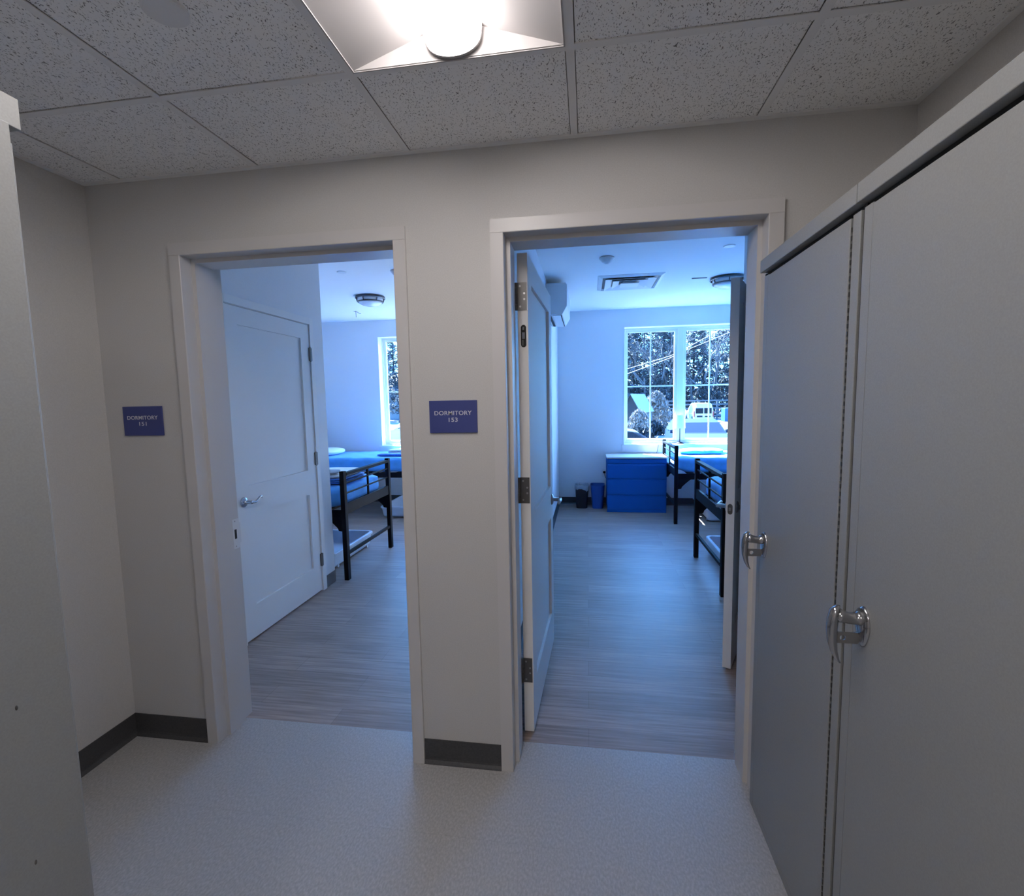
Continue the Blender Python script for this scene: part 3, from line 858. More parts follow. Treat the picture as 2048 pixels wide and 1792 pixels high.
# ------------------------------------------------------------------ beds
def make_bed(label, loc, rz, foot=True):
    """local x=0 foot frame, +x towards the head; built at the origin then placed"""
    r = thing('bed', label, 'bed', (0, 0, 0), 0, 'black metal frame beds with blue bedding')
    def endframe(x, top, nm):
        m = MB()
        hb = 0.478
        m.box(x-0.022, x+0.022, -hb+0.025, hb-0.025, top-0.035, top-0.008)      # top rail
        for z in (0.845, 0.755): m.tube([(x, -hb, z), (x, hb, z)], 0.0085, 8)
        m.box(x-0.008, x+0.008, -0.010, 0.010, 0.66, top-0.03)
        m.box(x-0.012, x+0.012, -hb+0.02, hb-0.02, 0.575, 0.667)
        m.box(x-0.012, x+0.012, -hb+0.02, hb-0.02, 0.215, 0.242)
        m.build(nm, 'black_metal', parent=r, bevel=0.003)
    for x, nm in ((0.0, 'foot_frame'), (2.02, 'head_frame')):
        endframe(x, 0.945, nm)
        for sy_ in (-1, 1):
            MB().box(x-0.020, x+0.020, sy_*0.478-0.024, sy_*0.478+0.024, 0.0, 0.953).build('post', 'black_metal', parent=r, bevel=0.003)
    for sy_ in (-1, 1):
        m = MB(); m.box(0.02, 2.0, sy_*0.478-0.006, sy_*0.478+0.006, 0.545, 0.615)
        for xa, sg in ((0.02, 1), (2.0, -1)):
            pts = [(xa, 0.56), (xa+sg*0.17, 0.56), (xa+sg*0.13, 0.53), (xa+sg*0.085, 0.49), (xa+sg*0.05, 0.455), (xa+sg*0.04, 0.43), (xa, 0.425)]
            m.prism(pts, 'y', sy_*0.478-0.004, sy_*0.478+0.004)
        m.build('side_rail', 'black_metal', parent=r, bevel=0.002)
    m = MB()
    for k in range(9): m.box(0.15+k*0.21, 0.22+k*0.21, -0.470, 0.470, 0.595, 0.612)
    m.build('slats', 'black_metal', parent=r)
    soft_block(0.045, 1.98, -0.468, 0.468, 0.614, 0.805, n=(26, 16, 6), p=9, wob=0.004, seed=3).build('mattress', 'blue_sheet', parent=r, smooth=True)
    r.location = loc; r.rotation_euler = (0, 0, rz)
    return r
b1 = make_bed('black bed nearest the closet door in the left dormitory, towels on its foot end', (-2.07, 2.50, 0), math.pi)
dup(b1, (-2.07, 4.72, 0), math.pi, 'black bed against the window wall in the left dormitory, pillow at its head')
dup(b1, (1.02, 2.455, 0), 0, 'black bed nearest the doorway in the right dormitory, half hidden by the ajar door')
dup(b1, (1.05, 4.70, 0), 0, 'black bed under the window in the right dormitory, sunlight on its blue cover')

def top(name, label, cat, mb, m_, **k):
    o = mb.build(name, m_, smooth=True, label=label, cat=cat, **k); return o
top('pillow', 'pale pillow on the bed against the window wall in the left dormitory', 'pillow', soft_block(-4.00, -3.46, 4.36, 4.92, 0.806, 0.90, n=(16, 14, 6), p=2.8, wob=0.002, seed=5), 'white_cotton')
top('pillow', 'pale pillow on the bed nearest the closet door in the left dormitory', 'pillow', soft_block(-4.00, -3.46, 2.2, 2.8, 0.808, 0.90, n=(16, 14, 6), p=2.8, wob=0.002, seed=6), 'white_cotton')
top('pillow', 'pale pillow on the bed under the window in the right dormitory', 'pillow', soft_block(2.42, 2.96, 4.40, 5.0, 0.808, 0.90, n=(16, 14, 6), p=2.8, wob=0.002, seed=8), 'white_cotton')
def fold_stack(name, label, cat, x0, x1, y0, y1, z0, layers, th, m_, seed):
    r = thing(name, label, cat, ((x0+x1)/2, (y0+y1)/2, z0))
    mb = MB(); rnd = random.Random(seed); z = z0
    for k in range(layers):
        a, b = rnd.uniform(-0.006, 0.006), rnd.uniform(-0.006, 0.006)
        s_ = soft_block(x0+a, x1+a, y0+b, y1+b, z, z+th*1.02, n=(10, 10, 2), p=5, wob=0.001, seed=seed+k)
        mb.add(s_.v, s_.f); z += th
    mb.build('folded_fabric', m_, parent=r, smooth=True)
    return r
fold_stack('folded_blanket', 'blue folded blanket under the white towel on the near left bed', 'blanket', -2.62, -2.15, 2.16, 2.70, 0.809, 3, 0.016, 'blue_blanket', 11)
fold_stack('folded_towel', 'thick white folded towel on the blue blanket of the near left bed', 'towel', -2.60, -2.165, 2.18, 2.685, 0.858, 1, 0.044, 'white_cotton', 12)
top('washcloth', 'grey crumpled cloth on the white towel behind the black bed post', 'cloth', soft_block(-2.50, -2.22, 2.10, 2.36, 0.903, 0.926, n=(14, 12, 3), p=2.5, wob=0.005, seed=14), 'grey_cotton')
fold_stack('folded_towel', 'small sunlit white towel stack on the blue bed by the left window', 'towel', -2.78, -2.45, 4.62, 4.92, 0.807, 3, 0.022, 'white_cotton', 15)
top('folded_blanket', 'dark blue folded blanket beside the sunlit towels by the left window', 'blanket', soft_block(-2.84, -2.42, 4.40, 4.60, 0.807, 0.842, n=(12, 10, 3), p=4, wob=0.003, seed=16), 'blue_blanket')
top('folded_blanket', 'blue rumpled blanket in the sunlight on the bed under the right window', 'blanket', soft_block(1.17, 1.70, 4.55, 4.90, 0.807, 0.868, n=(16, 12, 4), p=3.5, wob=0.006, seed=17), 'blue_sheet')
top('folded_blanket', 'blue rumpled blanket on the near bed behind the ajar door', 'blanket', soft_block(1.14, 1.62, 2.10, 2.62, 0.808, 0.885, n=(16, 12, 4), p=3.5, wob=0.007, seed=18), 'blue_blanket')

# under-bed storage boxes
def storage_box(label, loc, sx_, sy_, h=0.155):
    r = thing('storage_box', label, 'storage box', (0, 0, 0), 0, 'clear plastic boxes under the beds')
    def ring(hx, hy, z, rad):
        out = []
        for cx_, cy_, a0 in ((hx-rad, hy-rad, 0), (-hx+rad, hy-rad, 90), (-hx+rad, -hy+rad, 180), (hx-rad, -hy+rad, 270)):
            for k in range(5):
                a = math.radians(a0 + k*22.5); out.append((cx_+rad*math.cos(a), cy_+rad*math.sin(a), z))
        return out
    hx, hy = sx_/2, sy_/2
    rings = [ring(hx-0.045, hy-0.045, 0.012, 0.03), ring(hx-0.03, hy-0.03, 0.03, 0.035), ring(hx-0.014, hy-0.014, h-0.02, 0.04)]
    m = MB(); n_ = 20
    for q in rings: m.v += q
    for i in range(2):
        for k in range(n_): m.f.append((i*n_+k, i*n_+(k+1) % n_, (i+1)*n_+(k+1) % n_, (i+1)*n_+k))
    m.f.append(tuple(range(n_))[::-1])
    m.build('box_body', 'bin_plastic', parent=r)
    # rolled rim and inner tub
    m = MB()
    q = [ring(hx-0.016, hy-0.016, h-0.024, 0.04), ring(hx, hy, h-0.022, 0.05), ring(hx, hy, h-0.002, 0.05), ring(hx-0.006, hy-0.006, h+0.003, 0.045), ring(hx-0.026, hy-0.026, h+0.001, 0.038), ring(hx-0.030, hy-0.030, h-0.02, 0.035), ring(hx-0.05, hy-0.05, 0.026, 0.03)]
    for g in q: m.v += g
    for i in range(len(q)-1):
        for k in range(n_): m.f.append((i*n_+k, i*n_+(k+1) % n_, (i+1)*n_+(k+1) % n_, (i+1)*n_+k))
    m.f.append(tuple((len(q)-1)*n_+k for k in range(n_)))
    m.build('rim', 'bin_plastic', parent=r, smooth=False)
    for sx2, sy2 in ((-1, -1), (1, -1), (1, 1), (-1, 1)):
        m = MB(); m.lathe([(0.014, -0.011), (0.014, 0.011)], (sx2*(hx-0.035), sy2*(hy-0.12), 0.0141), 'x', 12)
        m.build('wheel', 'bin_plastic', parent=r)
    r.location = loc
    return r
s1 = storage_box('pale plastic storage box on the floor under the near bed of the left dormitory', (-2.56, 2.63, 0), 0.54, 0.86)
dup(s1, (-2.47, 4.66, 0), 0, 'pale plastic storage box under the bed by the window in the left dormitory')
dup(s1, (1.42, 2.72, 0), 0, 'pale plastic storage box under the near bed of the right dormitory')
dup(s1, (1.70, 4.74, 0), 0, 'pale plastic storage box under the bed by the window in the right dormitory')

# ------------------------------------------------------------------ dresser, bins, lamp, outlet
r = thing('dresser', 'blue three-drawer dresser with a pale top under the right window', 'dresser', (0.643, 5.04, 0))
m = MB(); m.box(0.258, 1.028, 4.822, 5.27, 0.045, 0.722); m.box(0.27, 1.016, 4.835, 5.26, 0.0, 0.045); m.box(0.256, 0.264, 4.802, 4.822, 0.0, 0.722); m.box(1.022, 1.030, 4.802, 4.822, 0, 0.722)
m.box(0.264, 1.022, 4.803, 4.822, 0.0, 0.042)
m.build('body', 'dresser_blue', parent=r, bevel=0.002)
MB().box(0.250, 1.036, 4.796, 5.275, 0.728, 0.748).build('dresser_top', 'dresser_top_laminate', parent=r, bevel=0.002)
MB().box(0.262, 1.024, 4.815, 5.262, 0.722, 0.728).build('top_gap', 'dark_gap', parent=r)
MB().box(0.265, 1.021, 4.803, 4.822, 0.666, 0.721).build('top_panel', 'dresser_blue', parent=r, bevel=0.002)
for z0, z1 in ((0.458, 0.661), (0.240, 0.453), (0.046, 0.235)):
    m = MB()
    m.prism([(4.822, z0), (4.800, z0), (4.800, z1-0.022), (4.812, z1), (4.822, z1)], 'x', 0.266, 1.020)
    m.build('drawer', 'dresser_blue', parent=r, bevel=0.0015)

def bin_shape(cx, cy, wt, wb, dt, db, h, z0=0.0, th=0.004, rad=0.3):
    m = MB(); n_ = 28
    def ring(w, d, z):
        out = []
        for k in range(n_):
            a = 2*math.pi*k/n_; c, s_ = math.cos(a), math.sin(a); e = 0.45
            out.append((cx+w/2*math.copysign(abs(c)**e, c), cy+d/2*math.copysign(abs(s_)**e, s_), z))
        return out
    rg = [ring(wb, db, z0), ring(wt, dt, z0+h-0.012), ring(wt+0.008, dt+0.008, z0+h-0.011), ring(wt+0.008, dt+0.008, z0+h), ring(wt-th, dt-th, z0+h), ring(wb-th, db-th, z0+0.01)]
    for g in rg: m.v += g
    for i in range(len(rg)-1):
        for k in range(n_): m.f.append((i*n_+k, i*n_+(k+1) % n_, (i+1)*n_+(k+1) % n_, (i+1)*n_+k))
    m.f.append(tuple(range(n_))[::-1]); m.f.append(tuple((len(rg)-1)*n_+k for k in range(n_)))
    return m
r = thing('trash_can', 'small black waste bin with a clear liner bag against the window wall', 'trash can', (-0.085, 5.10, 0))
bin_shape(-0.085, 5.10, 0.185, 0.155, 0.22, 0.19, 0.315).build('bin_body', 'bin_black', parent=r, smooth=False)
m = MB(); n_ = 40
rr_ = random.Random(4)
dr = [rr_.uniform(0.03, 0.09) for _ in range(n_)]
for lvl in range(5):
    for k in range(n_):
        a = 2*math.pi*k/n_; c, s_ = math.cos(a), math.sin(a); e = 0.5
        w, d, z = [(0.155, 0.19, 0.20), (0.170, 0.205, 0.300), (0.186, 0.222, 0.330), (0.203, 0.240, 0.312), (0.199, 0.236, 0.312 - (dr[k]+dr[k-1]+dr[(k+1) % n_])/3 - 0.02*math.sin(a+0.8))][lvl]
        j = 0.004*math.sin(k*2.3+lvl)
        m.v.append((-0.085+(w/2+j)*math.copysign(abs(c)**e, c), 5.10+(d/2+j)*math.copysign(abs(s_)**e, s_), z+j))
for i in range(4):
    for k in range(n_): m.f.append((i*n_+k, i*n_+(k+1) % n_, (i+1)*n_+(k+1) % n_, (i+1)*n_+k))
m.build('liner_bag', 'bag_plastic', parent=r, smooth=True)
bin_shape(0.135, 5.10, 0.195, 0.150, 0.25, 0.20, 0.33).build('recycling_bin', 'bin_blue', label='small blue open waste bin between the black bin and the dresser', cat='trash can', smooth=False)

r = thing('table_lamp', 'small table lamp with a white drum shade on the sill of the right window', 'lamp', (1.292, 5.375, WZ[0]+0.004))
m = MB(); m.lathe([(0.0, 0), (0.056, 0), (0.056, 0.008), (0.03, 0.018), (0.009, 0.022), (0, 0.022)], (1.292, 5.375, WZ[0]+0.004), 'z', 24); m.build('lamp_base', 'black_metal', parent=r, smooth=True)
m = MB(); m.tube([(1.292, 5.375, 0.895), (1.292, 5.375, 1.16)], 0.006, 10); m.build('lamp_stem', 'black_metal', parent=r, smooth=True)
m = MB(); m.lathe([(0.074, 0.0), (0.066, 0.185), (0.064, 0.185), (0.072, 0.0), (0.074, 0.0)], (1.292, 5.375, 1.095), 'z', 28)
m.v = m.v; sh = m.build('lamp_shade', 'lamp_fabric', parent=r, smooth=False)
m = MB(); m.tube([(1.25, 5.36, 0.882), (1.05, 5.33, 0.881), (1.00, 5.29, 0.880), (0.985, 5.272, 0.86), (0.965, 5.272, 0.76), (0.96, 5.283, 0.70)], 0.0028, 6); m.build('lamp_cord', 'black_metal', parent=r, smooth=True)

r = thing('wall_outlet', 'white wall outlet with a black plug beside the blue dresser', 'outlet', (0.235, YB, 0.40))
MB().box(0.200, 0.270, YB-0.006, YB, 0.402, 0.518).build('cover_plate', 'white_plastic', parent=r, bevel=0.002)
m = MB(); m.box(0.218, 0.250, YB-0.036, YB-0.006, 0.462, 0.490); pg = m.build('plug', 'black_metal', parent=r, bevel=0.003)
m = MB(); m.tube([(0.234, YB-0.034, 0.475), (0.234, YB-0.045, 0.455), (0.246, YB-0.030, 0.42), (0.27, YB-0.026, 0.36), (0.30, YB-0.027, 0.30)], 0.003, 6); m.build('cord', 'black_metal', parent=pg, smooth=True)

# ------------------------------------------------------------------ ceiling things in the dormitories
def dome_light(x, y, label):
    r = thing('dome_light', label, 'ceiling light', (x, y, RH), group='round flush ceiling lights')
    m = MB(); m.lathe([(0.165, 0.0), (0.168, -0.010), (0.172, -0.026), (0.163, -0.030), (0.158, -0.022), (0.150, 0.0)], (x, y, RH), 'z', 40); m.build('canopy_ring', 'bronze_metal', parent=r, smooth=False)
    m = MB(); m.lathe([(0.149, -0.002), (0.143, -0.058)], (x, y, RH), 'z', 40); m.build('glass_band', 'frosted_glass', parent=r, smooth=True)
    m = MB(); m.lathe([(0.146, -0.058), (0.149, -0.062), (0.146, -0.070), (0.139, -0.070), (0.139, -0.058), (0.146, -0.058)], (x, y, RH), 'z', 40); m.build('lower_ring', 'bronze_metal', parent=r, smooth=True)
    for k in range(6):
        a = k*math.pi/3 + 0.4
        m = MB(); m.tube([(x+0.158*math.cos(a), y+0.158*math.sin(a), RH-0.024), (x+0.147*math.cos(a), y+0.147*math.sin(a), RH-0.062)], 0.0055, 6)
        m.build('strap', 'bronze_metal', parent=r)
    m = MB(); m.lathe([(0.139, -0.066), (0.125, -0.082), (0.095, -0.098), (0.055, -0.109), (0.02, -0.113), (0.0, -0.1135)], (x, y, RH), 'z', 40); m.build('glass_bowl', 'frosted_glass', parent=r, smooth=True)
    return r
dl = dome_light(-2.50, 3.70, 'round flush dome light on the left dormitory ceiling')
dup(dl, (1.45, 3.70, RH), 0, 'round flush dome light on the right dormitory ceiling, cut by the ajar door')
def disc(name, x, y, r_, label, cat, mname='white_plastic', prof=None):
    m = MB(); m.lathe(prof or [(r_, 0), (r_, -0.004), (r_*0.9, -0.007), (0, -0.008)], (x, y, RH), 'z', 28)
    return m.build(name, mname, label=label, cat=cat, smooth=False)
disc('sprinkler_cover', -2.29, 2.62, 0.045, 'round sprinkler cover on the left dormitory ceiling near the closet', 'sprinkler cover')
disc('sprinkler_cover', 1.165, 2.56, 0.048, 'round sprinkler cover on the right dormitory ceiling near the doorway', 'sprinkler cover')
disc('smoke_detector', 0.175, 2.69, 0.07, 'white conical smoke detector on the right dormitory ceiling', 'smoke detector', prof=[(0.066, 0), (0.068, -0.008), (0.060, -0.018), (0.040, -0.040), (0.024, -0.050), (0.015, -0.055), (0, -0.056)])
disc('smoke_detector', -1.765, 2.69, 0.07, 'white smoke detector on the left dormitory ceiling at the doorway edge', 'smoke detector', prof=[(0.066, 0), (0.068, -0.008), (0.060, -0.018), (0.040, -0.040), (0.024, -0.050), (0.015, -0.055), (0, -0.056)])
m = MB(); m.tube([(-3.07, 4.50, RH), (-3.07, 4.50, RH-0.085)], 0.0035, 6); m.tube([(-3.10, 4.50, RH-0.004), (-3.05, 4.50, RH-0.016), (-3.03, 4.50, RH-0.032), (-3.0, 4.50, RH-0.040)], 0.0035, 6)
m.build('ceiling_hook', 'bronze_metal', label='thin dark forked hook hanging from the left dormitory ceiling', cat='hook')
MB().box(1.085, 1.235, 3.640, 3.665, RH-0.006, RH).build('ceiling_slot', 'bronze_metal', label='short dark slot in the right dormitory ceiling beside the dome light', cat='slot')

# square louvred diffuser
vx, vy, hv = 0.443, 3.655, 0.33
r = thing('ceiling_vent', 'square louvred air diffuser on the right dormitory ceiling', 'air vent', (vx, vy, RH))
def sqring(m, h0, z0, h1, z1, t=0.004):
    vs = []
    for (h, z) in ((h0, z0), (h1, z1), (h1, z1+t), (h0, z0+t)):
        vs += [(vx-h, vy-h, z), (vx+h, vy-h, z), (vx+h, vy+h, z), (vx-h, vy+h, z)]
    fs = []
    for i in range(4):
        for k in range(4):
            fs.append((i*4+k, i*4+(k+1) % 4, ((i+1) % 4)*4+(k+1) % 4, ((i+1) % 4)*4+k))
    m.add(vs, fs)
m = MB(); sqring(m, hv, RH-0.004, hv-0.035, RH-0.020); sqring(m, hv-0.035, RH-0.020, hv-0.048, RH-0.006); m.build('vent_frame', 'white_plastic', parent=r)
MB().box(vx-hv+0.04, vx+hv-0.04, vy-hv+0.04, vy+hv-0.04, RH-0.002, RH-0.0005).build('vent_backing', 'hinge_steel', parent=r)
for h0, h1 in ((0.255, 0.185), (0.175, 0.105)):
    m = MB(); sqring(m, h0, RH-0.030, h1, RH-0.006); m.build('louver', 'white_plastic', parent=r)
m = MB(); m.add([(vx-0.06, vy-0.06, RH-0.008), (vx+0.06, vy-0.06, RH-0.008), (vx+0.06, vy+0.06, RH-0.008), (vx-0.06, vy+0.06, RH-0.008), (vx-0.095, vy-0.095, RH-0.038), (vx+0.095, vy-0.095, RH-0.038), (vx+0.095, vy+0.095, RH-0.038), (vx-0.095, vy+0.095, RH-0.038)],
             [(4, 5, 6, 7), (0, 1, 5, 4), (1, 2, 6, 5), (2, 3, 7, 6), (3, 0, 4, 7), (0, 3, 2, 1)]); m.build('vent_center', 'white_plastic', parent=r)

# wall-mounted air conditioner
r = thing('air_conditioner', 'white wall air conditioner high on the left wall of the right dormitory', 'air conditioner', (DR, 3.75, 2.40))
ya, yb = 3.30, 4.15
m = MB(); m.prism([(DR, 2.400), (-0.252, 2.396), (-0.203, 2.480), (-0.201, 2.690), (-0.215, 2.712), (DR, 2.715)], 'y', ya, yb)
ac = m.build('ac_housing', 'white_plastic', parent=r, bevel=0.006)
MB().box(-0.395, -0.370, ya+0.03, yb-0.03, 2.3935, 2.400).build('air_outlet', 'dark_gap', parent=r)
m = MB(); m.box(-0.352, -0.272, ya+0.03, yb-0.03, 2.388, 2.3955); m.build('flap', 'white_plastic', parent=r, bevel=0.002)
MB().box(-0.270, -0.262, ya+0.03, yb-0.03, 2.3925, 2.3975).build('flap_gap', 'dark_gap', parent=r)

# ------------------------------------------------------------------ outside
GZ = -0.85
MB().box(-90, 90, YO+0.02, 140, GZ-0.3, GZ).build('ground', 'lot_gravel', kind=S, label='pale sunlit parking lot outside the windows', cat='ground')

def wheel(parent, x, y, z, r_, w=0.2, ax='x'):
    m = MB(); m.lathe([(0.0, -w/2), (r_*0.75, -w/2), (r_, -w/2+0.03), (r_, w/2-0.03), (r_*0.75, w/2), (0, w/2)], (x, y, z), ax, 20)
    o = m.build('wheel', 'tyre_rubber', parent=parent)
    return o
# white van seen from the rear
vx0, vx1, vy0, vy1 = 9.95, 11.76, 47.1, 51.4
r = thing('van', 'white van parked with its rear towards the right window', 'van', ((vx0+vx1)/2, 49.2, GZ))
def van_section(y, zr, zs, inset):
    return [(vx0+0.03, GZ+0.28), (vx1-0.03, GZ+0.28), (vx1, GZ+0.75), (vx1, zs), (vx1-inset, zr-0.10), (vx1-inset-0.12, zr), (vx0+inset+0.12, zr), (vx0+inset, zr-0.10), (vx0, zs), (vx0, GZ+0.75)]
m = MB(); secs = [(vy0+0.08, 0.72, 0.1, 0.14), (vy0, 0.60, 0.1, 0.14), (vy0+0.25, 0.95, 0.12, 0.14), (vy0+2.3, 0.98, 0.12, 0.14), (vy0+2.9, 0.80, 0.1, 0.2), (vy0+3.5, 0.18, 0.02, 0.15), (vy1-0.1, -0.05, -0.1, 0.1), (vy1, -0.3, -0.35, 0.12)][1:]
for (y, zr, zs, ins) in secs:
    for p in van_section(y, zr, min(zs, zr-0.12), ins): m.v.append((p[0], y, p[1]))
for i in range(len(secs)-1):
    for k in range(10): m.f.append((i*10+k, i*10+(k+1) % 10, (i+1)*10+(k+1) % 10, (i+1)*10+k))
m.f.append(tuple(range(10))); m.f.append(tuple((len(secs)-1)*10+k for k in range(10)))
m.build('van_body', 'vehicle_white', parent=r, bevel=0.03)
xc = (vx0+vx1)/2
for a, b in ((xc-0.72, xc-0.04), (xc+0.04, xc+0.72)):
    MB().box(a, b, vy0-0.03, vy0+0.02, -0.02, 0.50).build('rear_window', 'vehicle_glass', parent=r, bevel=0.02)
for a, b in ((vx0+0.0, vx0+0.10), (vx1-0.10, vx1)):
    MB().box(a, b, vy0-0.03, vy0+0.03, -0.32, 0.20).build('tail_light', 'tail_light_red', parent=r, bevel=0.01)
MB().box(xc-0.62, xc-0.10, vy0-0.015, vy0+0.02, -0.42, -0.20).build('plate_recess', 'vehicle_grey', parent=r, bevel=0.02)
MB().box(xc+0.10, xc+0.62, vy0-0.015, vy0+0.02, -0.36, -0.22).build('door_trim', 'vehicle_grey', parent=r, bevel=0.02)
MB().box(vx0+0.02, vx1-0.02, vy0-0.10, vy0+0.05, GZ+0.22, GZ+0.48).build('bumper', 'vehicle_white', parent=r, bevel=0.03)
for (x, y) in ((vx0+0.1, vy0+0.8), (vx1-0.1, vy0+0.8), (vx0+0.1, vy1-0.8), (vx1-0.1, vy1-0.8)): wheel(r, x, y, GZ+0.33, 0.33)

# dark car close to the right window, seen from the front
def car(label, cx, cy, rz, mname, L_=4.6, W_=1.85, Hh=1.5, cat='car'):
    r = thing('car', label, cat, (0, 0, 0))
    prof = [(-L_/2, 0.30), (-L_/2+0.05, 0.72), (-L_/2+0.35, 0.86), (-L_*0.20, 1.00), (-L_*0.06, 1.40), (0.1, Hh), (L_*0.30, Hh-0.04), (L_*0.43, 1.12), (L_/2-0.05, 0.98), (L_/2, 0.55), (L_/2-0.05, 0.30)]
    m = MB(); n_ = len(prof)
    for (yy, k) in ((-W_/2+0.02, 1), (-W_/2+0.02, 1), (W_/2-0.02, 1)): pass
    def ring(y, shrink):
        return [(x, y*(1 - (shrink*max(0, z-0.95)/0.55)), z) for x, z in prof]
    for y in (-W_/2, W_/2): m.v += ring(y, 0.22)
    for k in range(n_): m.f.append((k, (k+1) % n_, n_+(k+1) % n_, n_+k))
    m.f.append(tuple(range(n_))); m.f.append(tuple(range(n_, 2*n_)))
    m.build('car_body', mname, parent=r, bevel=0.05)
    # windshield and side windows as slightly raised panes
    def quad(pts, name, mm):
        v = [Vector(p) for p in pts]; nn = (v[1]-v[0]).cross(v[2]-v[0]).normalized()*0.012
        c = sum(v, Vector())/4
        if nn.dot(c-Vector((0, 0, 0.8))) < 0: nn = -nn
        m = MB(); m.add([p+nn for p in v]+[p-nn for p in v], [(0,1,2,3),(7,6,5,4),(0,4,5,1),(1,5,6,2),(2,6,7,3),(3,7,4,0)]); m.build(name, mm, parent=r)
    w0, w1 = W_/2*0.90, W_/2*0.78
    quad([(-L_*0.185, -w0, 1.03), (-L_*0.185, w0, 1.03), (-L_*0.068, w1, 1.38), (-L_*0.068, -w1, 1.38)], 'windshield', 'vehicle_glass')
    quad([(L_*0.42, -w0, 1.15), (L_*0.42, w0, 1.15), (L_*0.315, w1, Hh-0.07), (L_*0.315, -w1, Hh-0.07)], 'rear_window', 'vehicle_glass')
    for s_ in (-1, 1):
        quad([(-L_*0.15, s_*W_/2*0.985, 1.02), (L_*0.34, s_*W_/2*0.985, 1.04), (L_*0.28, s_*W_/2*0.83, Hh-0.10), (-L_*0.03, s_*W_/2*0.84, 1.40)], 'side_window', 'vehicle_glass')
        m = MB(); m.box(-L_/2-0.01, -L_/2+0.16, s_*W_/2*0.62-0.16, s_*W_/2*0.62+0.16, 0.66, 0.80); m.build('headlight', 'head_light', parent=r, bevel=0.02)
        m = MB(); m.box(-L_*0.13, -L_*0.09, s_*(W_/2+0.02), s_*(W_/2+0.20), 1.0, 1.14); m.build('mirror', mname, parent=r, bevel=0.02)
        for xx in (-L_*0.32, L_*0.30): 
            wheel(r, xx, s_*(W_/2-0.10), 0.33, 0.33, ax='y')
    r.location = (cx, cy, GZ); r.rotation_euler = (0, 0, rz)
    return r
car('dark blue car nearest the right window, in front of the white van', 4.30, 18.6, math.pi/2, 'vehicle_blue', Hh=1.52)
car('dark grey car parked sideways below the left half of the right window', 1.15, 13.6, math.pi, 'vehicle_grey', Hh=1.46)
car('pale car outside the left dormitory window', -9.6, 24.0, 0.4, 'vehicle_white', Hh=1.5)

# shed
r = thing('shed', 'small dark shed with a pale steep roof beyond the parking lot', 'shed', (3.4, 29.8, GZ))
F0 = Vector((2.50, 28.0, 0)); dd = Vector((0.30, 0.954, 0)).normalized(); sd = Vector((dd.y, -dd.x, 0))
def P(along, side, z):
    p = F0 + dd*along + sd*side; return (p.x, p.y, z)
m = MB(); m.add([P(0, -0.52, GZ), P(0, 0.52, GZ), P(0, 0.52, 0.75), P(0, 0, 1.72), P(0, -0.52, 0.75), P(4, -0.52, GZ), P(4, 0.52, GZ), P(4, 0.52, 0.75), P(4, 0, 1.72), P(4, -0.52, 0.75)],
             [(0,1,2,3,4), (9,8,7,6,5), (0,5,6,1), (1,6,7,2), (2,7,8,3), (3,8,9,4), (4,9,5,0)]); m.build('shed_wall', 'shed_wall', parent=r)
for s_ in (-1, 1):
    m = MB(); m.add([P(-0.1, 0, 1.74), P(4.1, 0, 1.74), P(4.1, s_*0.60, 0.62), P(-0.1, s_*0.60, 0.62), P(-0.1, 0, 1.81), P(4.1, 0, 1.81), P(4.1, s_*0.64, 0.66), P(-0.1, s_*0.64, 0.66)],
                 [(0,1,2,3), (7,6,5,4), (0,4,5,1), (1,5,6,2), (2,6,7,3), (3,7,4,0)]); m.build('roof', 'shed_roof', parent=r)
MB().box(13.0, 14.6, 48.0, 49.4, GZ, 0.45).build('dumpster', 'container_blue', label='blue waste container right of the white van', cat='container', bevel=0.04)
# fence
r = thing('wooden_fence', 'grey wooden rail fence behind the white van', 'fence', (12, 53, GZ))
x = 8.0
while x < 19: 
    MB().box(x, x+0.16, 52.9, 53.06, GZ, 1.25).build('fence_post', 'fence_wood', parent=r); x += 1.8
for z in (1.1, 0.7, 0.3, -0.1, -0.5): MB().box(8, 19, 52.86, 52.9, z, z+0.14).build('fence_rail', 'fence_wood', parent=r)
# overhead cables
def cable(pts, label):
    P_ = [Vector(p) for p in pts]; a, b = P_[0], P_[-1]
    d0 = (P_[1]-P_[0]).normalized(); d1 = (P_[-1]-P_[-2]).normalized()
    path = [a - Vector((d0.x, 0, d0.z))*k for k in (14, 6)]
    n = []
    for i in range(len(P_)-1):
        for t in (0, 0.5): n.append(P_[i].lerp(P_[i+1], t))
    n.append(b)
    path += n + [b + Vector((d1.x, 0, d1.z))*k for k in (6, 12)]
    MB().tube(path, 0.013, 6).build('power_line', 'cable_cover', label=label, cat='power line', smooth=True, group='overhead power lines')
cable([(2.445, 30, 3.364), (5.025, 30, 4.083), (5.788, 30, 4.421), (7.917, 30, 5.568)], 'upper of the two overhead cables crossing the right window')
cable([(2.446, 30, 3.055), (5.027, 30, 3.961), (5.79, 30, 4.33), (8.379, 30, 5.343)], 'lower of the two overhead cables crossing the right window')

